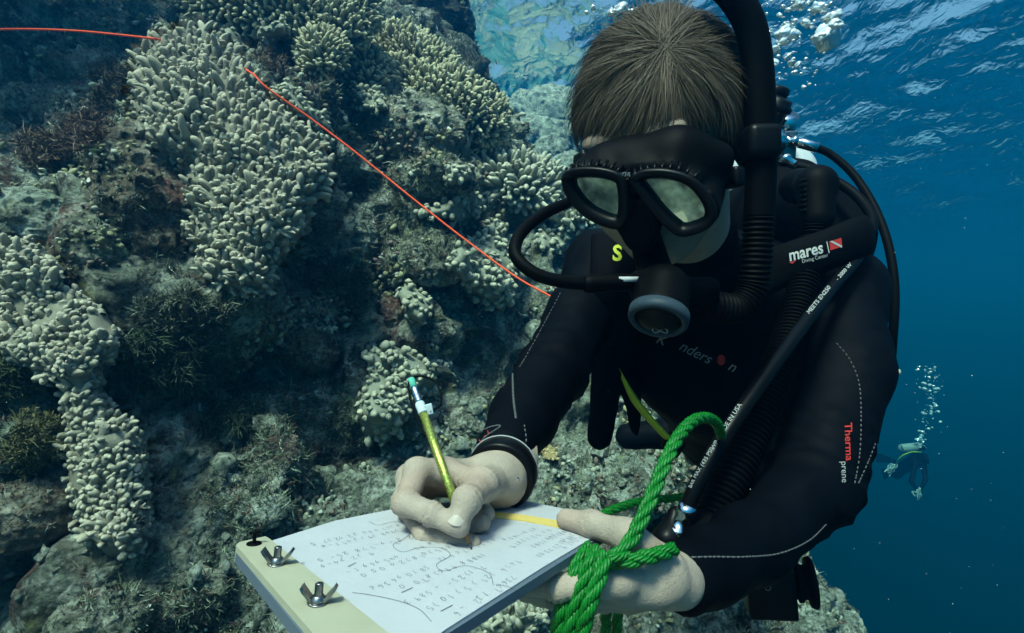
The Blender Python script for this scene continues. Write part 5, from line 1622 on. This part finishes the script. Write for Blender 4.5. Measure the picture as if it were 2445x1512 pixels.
# ---- pencil
def build_pencil():
    root = empty('pencil', 'glittery gold green pencil with a mint eraser held in the right hand', 'pencil', P(1050, 1120, .38))
    tip = on_slate(1127, 1316, .0006); top = P(981, 905, .418)
    ax = nrm(top - tip); L_ = np.linalg.norm(top - tip)
    m = mat_plain('pencil_foil', (0.30, 0.42, 0.06), 0.28, metal=0.75, bump=0.5, bscale=1400)
    nt = m.node_tree; b = nt.nodes['Principled BSDF']; tc = nd(nt, 'ShaderNodeTexCoord')
    vo = nd(nt, 'ShaderNodeTexVoronoi'); vo.inputs['Scale'].default_value = 1100; nt.links.new(tc.outputs['Object'], vo.inputs['Vector'])
    mx = nd(nt, 'ShaderNodeMix', data_type='RGBA'); mx.inputs[6].default_value = (0.14, 0.24, 0.03, 1); mx.inputs[7].default_value = (0.80, 0.78, 0.20, 1)
    nt.links.new(vo.outputs['Color'], mx.inputs[0]); nt.links.new(mx.outputs[2], b.inputs['Base Color'])
    mb = MB(); mb.add(*lathe(tip, ax, [(.017, .0031), (L_ - .024, .0031)], 16)); o = mb.build('barrel', m, root)
    mb = MB(); mb.add(*lathe(tip, ax, [(.004, .0008), (.0175, .0030)], 20)); mb.build('sharpened_wood', mat_plain('wood', (0.30, 0.16, 0.07), 0.6, noise=0.3, scale=200), root)
    mb = MB(); mb.add(*lathe(tip, ax, [(0, .0002), (.0045, .0011)], 14)); mb.build('lead', mat_plain('lead', (0.04, 0.04, 0.045), 0.4), root)
    q = L_ - .024
    mb = MB(); mb.add(*lathe(tip, ax, [(q, .0032), (q + .002, .0035), (q + .003, .0031), (q + .005, .0035), (q + .006, .0032), (q + .012, .0032), (q + .013, .0035), (q + .015, .0032)], 20)); mb.build('ferrule', M_CHROME, root)
    mb = MB(); mb.add(*lathe(tip, ax, [(q + .014, .0029), (L_ - .001, .0030), (L_, .0025)], 20)); mb.build('eraser', mat_plain('mint', (0.10, 0.45, 0.33), 0.7), root)
    mb = MB(); mb.add(*lathe(tip, ax, [(q - .010, .0034), (q - .009, .0038), (q - .006, .0036), (q - .002, .0039), (q, .0034)], 18)); 
    mb.add(*boxm(tip + ax * (q - .007) + V(.0050, -.001, 0.001), V(.0032, 0, .0008), V(0, .0009, 0), V(-.0008, 0, .0040), .0005))
    mb.build('tape', mat_plain('tape_white', (0.5, 0.6, 0.62), 0.4), root)
    s = V(1, 0, 0)
    p0 = tip + ax * (q - .030) + V(-.0045, -.001, 0)
    lp = smooth_path([p0, tip + ax * (q - .012) + V(-.0055, -.001, 0), tip + ax * q + V(-.0065, 0, .001), tip + ax * (q + .018) + V(-.003, 0, 0.002), tip + ax * (q + .027) + V(.008, 0, 0), tip + ax * (q + .020) + V(.019, 0, 0), tip + ax * q + V(.0165, 0, 0), tip + ax * (q - .008) + V(.006, -.001, 0)], 60)
    mb = MB(); mb.add(*tube(lp, .0009, 7)); mb.build('cord_loop', M_RUB, root)
build_pencil()

# ---- green rope
def rope_strands(mb, path, r, pitch):
    path = np.asarray(path)
    s = np.concatenate([[0], np.cumsum(np.linalg.norm(np.diff(path, axis=0), axis=1))])
    n = max(20, int(s[-1] / 0.0016))
    u = np.linspace(0, s[-1], n)
    p = np.stack([np.interp(u, s, path[:, k]) for k in range(3)], 1)
    t, a, b = frames(p)
    for k in range(3):
        ph = 2 * np.pi * (u / pitch + k / 3)
        q = p + 0.46 * r * (np.cos(ph)[:, None] * a + np.sin(ph)[:, None] * b)
        mb.add(*tube(q, .42 * r, 6))
        _, a2, b2 = frames(q)
        for y in range(5):
            p2 = -2 * np.pi * (u / (pitch * 0.42) + y / 5)
            mb.add(*tube(q + .36 * r * (np.cos(p2)[:, None] * a2 + np.sin(p2)[:, None] * b2), .24 * r, 5))
def build_rope():
    m = mat_plain('rope_green', (0.005, 0.15, 0.016), 0.36, spec=1.0, noise=0.3, scale=300)
    nt = m.node_tree; b = nt.nodes['Principled BSDF']; tc = nd(nt, 'ShaderNodeTexCoord')
    mp = nd(nt, 'ShaderNodeMapping'); mp.inputs['Rotation'].default_value = (0.3, 0.9, 0.2); mp.inputs['Scale'].default_value = (3000, 500, 500); nt.links.new(tc.outputs['Object'], mp.inputs[0])
    nz = nd(nt, 'ShaderNodeTexNoise'); nz.inputs['Scale'].default_value = 1; nt.links.new(mp.outputs[0], nz.inputs['Vector'])
    bp = nd(nt, 'ShaderNodeBump'); bp.inputs['Strength'].default_value = 0.6; bp.inputs['Distance'].default_value = 0.0006; nt.links.new(nz.outputs[0], bp.inputs['Height']); nt.links.new(bp.outputs[0], b.inputs['Normal'])
    mb = MB()
    R = .0050
    for pts in ([(1722, 1040, 0.5000), (1712, 1012, 0.4731), (1688, 998, 0.4463), (1655, 1005, 0.4195), (1622, 1040, 0.3927), (1590, 1100, 0.3710), (1562, 1170, 0.3580), (1532, 1240, 0.3460), (1500, 1300, 0.3360), (1470, 1330, 0.3300), (1440, 1338, 0.3300), (1420, 1352, 0.3320)],
                [(1608, 1312, 0.3510), (1590, 1318, 0.3440), (1545, 1330, 0.3360), (1495, 1340, 0.3320), (1450, 1340, 0.3360), (1425, 1330, 0.3440), (1412, 1310, 0.3560)],
                [(1446, 1322, 0.330), (1440, 1350, 0.325), (1424, 1400, 0.320), (1406, 1450, 0.318), (1394, 1500, 0.320), (1384, 1580, 0.322)],
                [(1408, 1306, 0.352), (1386, 1338, 0.340), (1364, 1385, 0.334), (1345, 1440, 0.332), (1334, 1490, 0.332), (1322, 1580, 0.334)],
                [(1428, 1314, 0.343), (1410, 1345, 0.332), (1392, 1395, 0.328), (1375, 1445, 0.326), (1363, 1495, 0.326), (1352, 1580, 0.328)],
                [(1420, 1240, 0.5300), (1470, 1215, 0.5600), (1540, 1196, 0.6000), (1620, 1188, 0.6400), (1700, 1168, 0.6800)],
                [(1450, 1430, 0.4600), (1447, 1470, 0.4650), (1445, 1580, 0.4700)], [(1478, 1440, 0.4700), (1474, 1480, 0.4750), (1470, 1580, 0.4800)]):
        rope_strands(mb, smooth_path([P(*q) for q in pts], 120), R, .040)
    tag(mb.build('rope', m), 'shiny green twisted rope looped through the left hand', 'rope')
build_rope()

# ---- camera housing hanging under the left arm
def build_housing():
    root = empty('camera_housing', 'black underwater camera housing hanging below the left elbow', 'camera', P(1835, 1400, .72))
    c = P(1832, 1398, .72)
    mb = MB(); mb.add(*boxm(c, V(.030, -.006, .002), V(.006, .028, 0), V(-.003, 0, .034), .005)); mb.build('housing', M_GLOSS, root)
    ax = nrm(V(0.93, -.30, .10))
    mb = MB(); mb.add(*lathe(P(1876, 1388, .72), ax, [(0, .022), (.012, .022), (.013, .026), (.018, .026), (.020, .022), (.026, .022), (.027, .031), (.032, .033), (.035, .031), (.033, .026), (.028, .020), (.028, .0)], 40)); mb.build('lens_port', M_RUB, root)
    mb = MB(); t = np.linspace(0, 2 * np.pi, 25)
    q = P(1834, 1404, .692); mb.add(*tube(q + (np.cos(t) * .0035)[:, None] * V(1, 0, 0) + (np.sin(t) * .0035)[:, None] * V(0, 0, 1), .0007, 6)); mb.build('button_ring', M_STEEL, root)
    mb = MB(); mb.add(*lathe(P(1812, 1452, .72), V(0, 0, -1), [(-.004, .006), (.003, .006), (.004, .009), (.008, .009)], 16)); mb.build('tripod_knob', M_GLOSS, root)
    mb = MB(); mb.add(*tube(smooth_path([P(1800, 1350, .72), P(1805, 1310, .70), P(1830, 1285, .66)], 14), .003, 8)); mb.build('lanyard', M_WEB, root)
build_housing()
def clip():
    root = empty('gauge_end', 'cream tipped gauge end sticking out behind the left upper arm', 'gauge', P(2125, 884, .80))
    mb = MB(); mb.add(*tube(smooth_path([P(2070, 872, .80), P(2115, 880, .80), P(2140, 888, .80)], 16), [.011] * 8 + [.010, .0095, .009, .008, .007, .006, .005, .003], 12)); mb.build('casing', M_RUB, root)
    mb = MB(); mb.add(*tube(smooth_path([P(2098, 880, .79), P(2125, 886, .79), P(2143, 889, .795)], 12), .0055, 10)); mb.build('face', mat_plain('glow_cream', (0.55, 0.58, 0.42), 0.5), root)
clip()

# ---- orange line along the reef
def build_line():
    pts = [(-80, 72), (60, 70), (180, 74), (290, 84), (372, 93)]
    pa = smooth_path([P(x, y, 1.62 - .02 * i) for i, (x, y) in enumerate(pts)], 60)
    pb = smooth_path([P(606, 178, 1.46), P(640, 212, 1.46), P(740, 282, 1.5), P(850, 365, 1.52), P(980, 470, 1.52), P(1110, 572, 1.5), P(1230, 660, 1.46), P(1322, 712, 1.42)], 140)
    mb = MB(); mb.add(*tube(pa, .0032, 8)); mb.add(*tube(pb, .0028, 8))
    mid = smooth_path([P(372, 93, 1.54), P(420, 105, 1.62), P(500, 135, 1.66), P(570, 158, 1.60), P(606, 178, 1.46)], 40)
    mb.add(*tube(mid, .0028, 8))
    tag(mb.build('transect_line', mat_plain('line_orange', (0.85, 0.09, 0.03), 0.5, noise=0.2, scale=400)), 'thin orange line stretched across the reef behind the corals', 'line')
build_line()
# ------------------------------------------------------------------ far diver, fish, bubbles, drifting specks
def build_far_diver():
    D = 12.0
    Q = lambda x, y, k=0.0: P(x, y, D + k)
    root = empty('person', 'small distant diver with tank and fins hovering in the blue water', 'person', Q(2175, 1120))
    u = D / F
    def fn(p):
        d = sd_cone(p, Q(2190, 1098), Q(2165, 1112, .3), 17 * u, 14 * u)
        d = smin(d, sd_cone(p, Q(2165, 1112, .3), Q(2140, 1135, .5), 13 * u, 9 * u), .08)
        d = smin(d, sd_ell(p, Q(2206, 1094, -.15), (9 * u, 10 * u, 12 * u)), .04)
        d = smin(d, sd_cone(p, Q(2186, 1105, -.15), Q(2176, 1150, -.3), 6.5 * u, 5 * u), .05)
        d = smin(d, sd_cone(p, Q(2176, 1150, -.3), Q(2190, 1172, -.4), 5 * u, 3.6 * u), .04)
        d = smin(d, sd_cone(p, Q(2205, 1110, -.15), Q(2210, 1145, -.3), 6.5 * u, 5 * u), .05)
        d = smin(d, sd_cone(p, Q(2210, 1145, -.3), Q(2198, 1170, -.4), 5 * u, 3.6 * u), .04)
        d = smin(d, sd_cone(p, Q(2150, 1130, .5), Q(2135, 1100, .9), 8 * u, 5 * u), .05)
        d = smin(d, sd_cone(p, Q(2145, 1135, .5), Q(2130, 1132, .7), 7 * u, 5 * u), .05)
        return d
    v, f = surface_nets(fn, Q(2165, 1115) - [.65, .8, .75], Q(2165, 1115) + [.6, 1.2, .6], .03)
    mesh_obj('body', v, f, M_SUIT, root)
    tk = mat_plain('far_tank', (0.3, 0.32, 0.31), 0.4)
    mb = MB(); mb.add(*tube(smooth_path([Q(2150, 1072, .1), Q(2155, 1071, .1), Q(2190, 1068, -.05), Q(2204, 1068, -.1)], 20), np.array([5, 9] + [10.5] * 15 + [9, 7, 4]) * u, 16)); mb.build('tank', tk, root)
    mb = MB(); mb.add(*boxm(Q(2202, 1070, -.2), V(4 * u, 0, 0), V(0, .05, 0), V(0, 0, 5 * u), .01)); mb.build('tank_valve', M_GLOSS, root)
    mb = MB(); mb.add(*tube(smooth_path([Q(2200, 1080, -.2), Q(2175, 1080, -.2), Q(2150, 1092, -.1), Q(2138, 1112, .1)], 24), 1.3 * u, 6)); mb.build('hose', M_YEL, root)
    for (a, b) in (((2128, 1098), (2092, 1092)), ((2130, 1130), (2108, 1132))):
        p, q = Q(*a, .8), Q(*b, 1.0); s = V(0, .3, .95)
        mb = MB(); vv = []
        for t, w in ((0, 5), (.25, 8), (1, 13)):
            c = p + (q - p) * t
            for k in (-1, 1):
                for j in (-1, 1): vv.append(c + s * k * w * u + V(0, .02, 0) * j)
        ff = []
        for i in (0, 4): ff += [(i, i + 2, i + 6, i + 4), (i + 1, i + 5, i + 7, i + 3), (i, i + 4, i + 5, i + 1), (i + 2, i + 3, i + 7, i + 6)]
        ff += [(0, 1, 3, 2), (8, 10, 11, 9)]
        mb.add(vv, ff); mb.build('fin', M_RUB, root, False)
    mb = MB(); mb.add(*boxm(Q(2214, 1100, -.3), V(3 * u, .03, 0), V(0, .06, 0), V(0, 0, 6 * u), .02)); mb.build('mask', M_GLOSS, root)
    pts = [Q(2192, 1172, -.4)]
    for k in range(40): pts.append(Q(2192 + rng.normal() * 5, 1180 + rng.normal() * 7, -.45 + rng.normal() * .05))
    mb = MB(); mb.add(*tube(smooth_path(pts, 400), .011, 5))
    tag(mb.build('float_line', M_WHITE), 'pale bundle of cord hanging from the distant diver\'s hands', 'cord')
    pts = []
    for k in range(48): pts.append(Q(2128 + rng.normal() * 7, 1118 + rng.normal() * 9, .2 + rng.normal() * .05))
    mb = MB(); mb.add(*tube(smooth_path(pts, 480), .010, 5))
    tag(mb.build('net_bag', M_WHITE), 'pale mesh bag at the distant diver\'s side', 'bag')
build_far_diver()

M_BUB = bpy.data.materials.new('bubble'); M_BUB.use_nodes = True
_b = M_BUB.node_tree.nodes['Principled BSDF']
_b.inputs['Base Color'].default_value = (0.9, 0.95, 0.95, 1); _b.inputs['Roughness'].default_value = 0.08
_b.inputs['Transmission Weight'].default_value = 0.25; _b.inputs['Specular IOR Level'].default_value = 1.0; _b.inputs['Metallic'].default_value = 0.35
def bubble_meshes(n):
    out = []
    for k in range(n):
        bm = bmesh.new(); bmesh.ops.create_icosphere(bm, subdivisions=3, radius=1.0); bm.verts.index_update()
        v = np.array([q.co[:] for q in bm.verts]); f = [tuple(w.index for w in g.verts) for g in bm.faces]; bm.free()
        a = 0.12 if k < 3 else 0.55
        v = v * (1 + a * vnoise(v * 1.3 + k * 7.7)[:, None] + 0.3 * a * vnoise(v * 3.1 + k)[:, None]) * [1.15, 1.0, 0.72 if k >= 3 else 0.85]
        me = bpy.data.meshes.new('bubble'); me.from_pydata(v.tolist(), [], f); me.polygons.foreach_set('use_smooth', np.ones(len(me.polygons), bool)); me.materials.append(M_BUB)
        out.append(me)
    return out
BM = bubble_meshes(8)
def bubble(px, py, d, r, k, label, group, rot=None):
    o = bpy.data.objects.new('air_bubble', BM[k]); COL.objects.link(o)
    o.location = P(px, py, d); s = r / F * d; o.scale = (s, s, s); o.rotation_euler = (rng.normal() * .3, rng.normal() * .3, rng.random() * 6)
    tag(o, label, 'bubble', group)
LB1, GB1 = 'silvery air bubble rising behind the diver\'s snorkel and head', 'exhaled bubbles behind the writing diver'
big = [(1905, 14, 15), (1955, 20, 20), (1990, 40, 17), (1975, 90, 26), (1960, 88, 20), (1885, 90, 22), (1868, 78, 16), (1925, 55, 12), (1998, 58, 12), (1875, 60, 10), (1850, 120, 13), (1848, 150, 12), (1480, 25, 22), (1500, 40, 16), (1462, 32, 13), (1890, 150, 9), (1905, 155, 9), (1880, 135, 8)]
for (x, y, r) in big: bubble(x, y, 1.15 + .2 * rng.random(), r, int(rng.integers(3, 8)), LB1, GB1)
for i in range(185):
    t = rng.random()
    x = 1830 + 190 * rng.random() * (1 - .35 * t) + rng.normal() * 8; y = -10 + 220 * t ** 1.2
    if i % 9 == 0: x, y = 1470 + rng.normal() * 45, 15 + abs(rng.normal()) * 16
    bubble(x, y, 1.1 + .5 * rng.random(), 1.6 + 4.5 * rng.random() ** 2.5, int(rng.integers(0, 3)), LB1, GB1)
LB2, GB2 = 'tiny pale bubble in the column above the distant diver', 'bubble column above the distant diver'
for i in range(160):
    t = rng.random(); y = 862 + 210 * t
    w = 26 * (1 - abs(t - .3)) + 5
    bubble(2212 + 10 * math.sin(t * 5) + rng.normal() * w * .55, y, 11.9 + rng.normal() * .3, 0.8 + 3.8 * rng.random() ** 4, int(rng.integers(0, 5)), LB2, GB2)

def build_fish():
    mF = mat_plain('fish_skin', (1, 1, 1), 0.35, spec=0.6, tint=True)
    n, s = 9, 10
    v = []; c = []
    hs = [.02, .10, .16, .19, .18, .15, .11, .06, .04]
    for i in range(n):
        x = i / (n - 1)
        for j in range(s):
            a = 2 * np.pi * j / s
            v.append((x - .45, .45 * hs[i] * math.cos(a) * .6, hs[i] * .8 * math.sin(a)))
            z = math.sin(a); c.append((.03, .05, .06) if (z > .45 or abs(z) < .22) else (.55, .6, .55))
    f = [(i * s + j, i * s + (j + 1) % s, (i + 1) * s + (j + 1) % s, (i + 1) * s + j) for i in range(n - 1) for j in range(s)]
    f.append(tuple(range(s))[::-1]); k = len(v)
    v += [(.53, .008, .03), (.53, .008, -.03), (.72, .004, .13), (.64, .004, 0), (.72, .004, -.13), (.53, -.008, .03), (.53, -.008, -.03), (.72, -.004, .13), (.64, -.004, 0), (.72, -.004, -.13)]
    f += [(k, k + 3, k + 2), (k, k + 1, k + 3), (k + 1, k + 4, k + 3), (k + 5, k + 7, k + 8), (k + 5, k + 8, k + 6), (k + 6, k + 8, k + 9)]
    c += [(.06, .08, .09)] * 10
    m = len(v)
    v += [(-.15, .003, .15), (.0, .003, .23), (.25, .003, .13), (-.15, -.003, .15), (.0, -.003, .23), (.25, -.003, .13)]
    f += [(m, m + 1, m + 2), (m + 3, m + 5, m + 4)]; c += [(.06, .08, .09)] * 6
    me = None
    spots = [(1131, 134, 26, -40, 2.6), (1143, 160, 22, -55, 2.9), (1168, 188, 22, -25, 3.0), (1095, 145, 18, -60, 2.9), (1118, 190, 16, -50, 3.1), (995, 70, 22, -65, 2.3), (918, 55, 14, 5, 2.3), (903, 70, 14, -70, 2.3), (1043, 68, 14, -80, 2.5),
             (1186, 150, 12, -70, 3.4), (1228, 205, 12, -10, 4.0), (1248, 220, 11, -75, 4.2), (1175, 213, 14, -5, 3.4), (1268, 198, 9, -60, 4.2), (1283, 330, 12, -40, 4.6), (1290, 205, 9, 30, 4.4), (1360, 325, 12, -30, 4.4), (1195, 218, 9, -80, 3.6), (1320, 240, 10, 15, 4.6), (985, 30, 13, -50, 2.4), (1060, 205, 14, -60, 2.9)]
    for i, (x, y, L, ang, d) in enumerate(spots):
        if me is None:
            o = mesh_obj('reef_fish', np.array(v), f, mF, col=np.array(c), origin=(0, 0, 0)); me = o.data
        else:
            o = bpy.data.objects.new('reef_fish', me); COL.objects.link(o)
        k = L / F * d * 1.0
        o.location = P(x, y, d); o.scale = (k, k, k); o.rotation_euler = (0.2 * rng.normal(), math.radians(180 - ang), 0.5 * rng.normal())
        lab = ('largest striped fish in front of the water at the reef\'s edge' if i == 0 else 'small striped fish swimming above the reef slope and the gully')
        tag(o, lab, 'fish', 'small striped fish off the reef')
build_fish()

def specks():
    mb = MB()
    bm = bmesh.new(); bmesh.ops.create_icosphere(bm, subdivisions=1, radius=1.0); bm.verts.index_update()
    iv = np.array([q.co[:] for q in bm.verts]); jf = [tuple(w.index for w in g.verts) for g in bm.faces]; bm.free()
    for i in range(420):
        d = rng.uniform(.35, 3.5); x, y = rng.random() * W * 1.1 - 100, rng.random() * H
        r = rng.uniform(.5, 1.3) / F * d * (0.8 if d > 1 else 1.0)
        mb.add(iv * r * rng.uniform(.6, 1.3, 3) + P(x, y, d), jf)
    tag(mb.build('drifting_particles', mat_plain('speck', (0.6, 0.64, 0.6), 0.7)), 'fine pale specks drifting in the water', 'particles', kind='stuff')
specks()
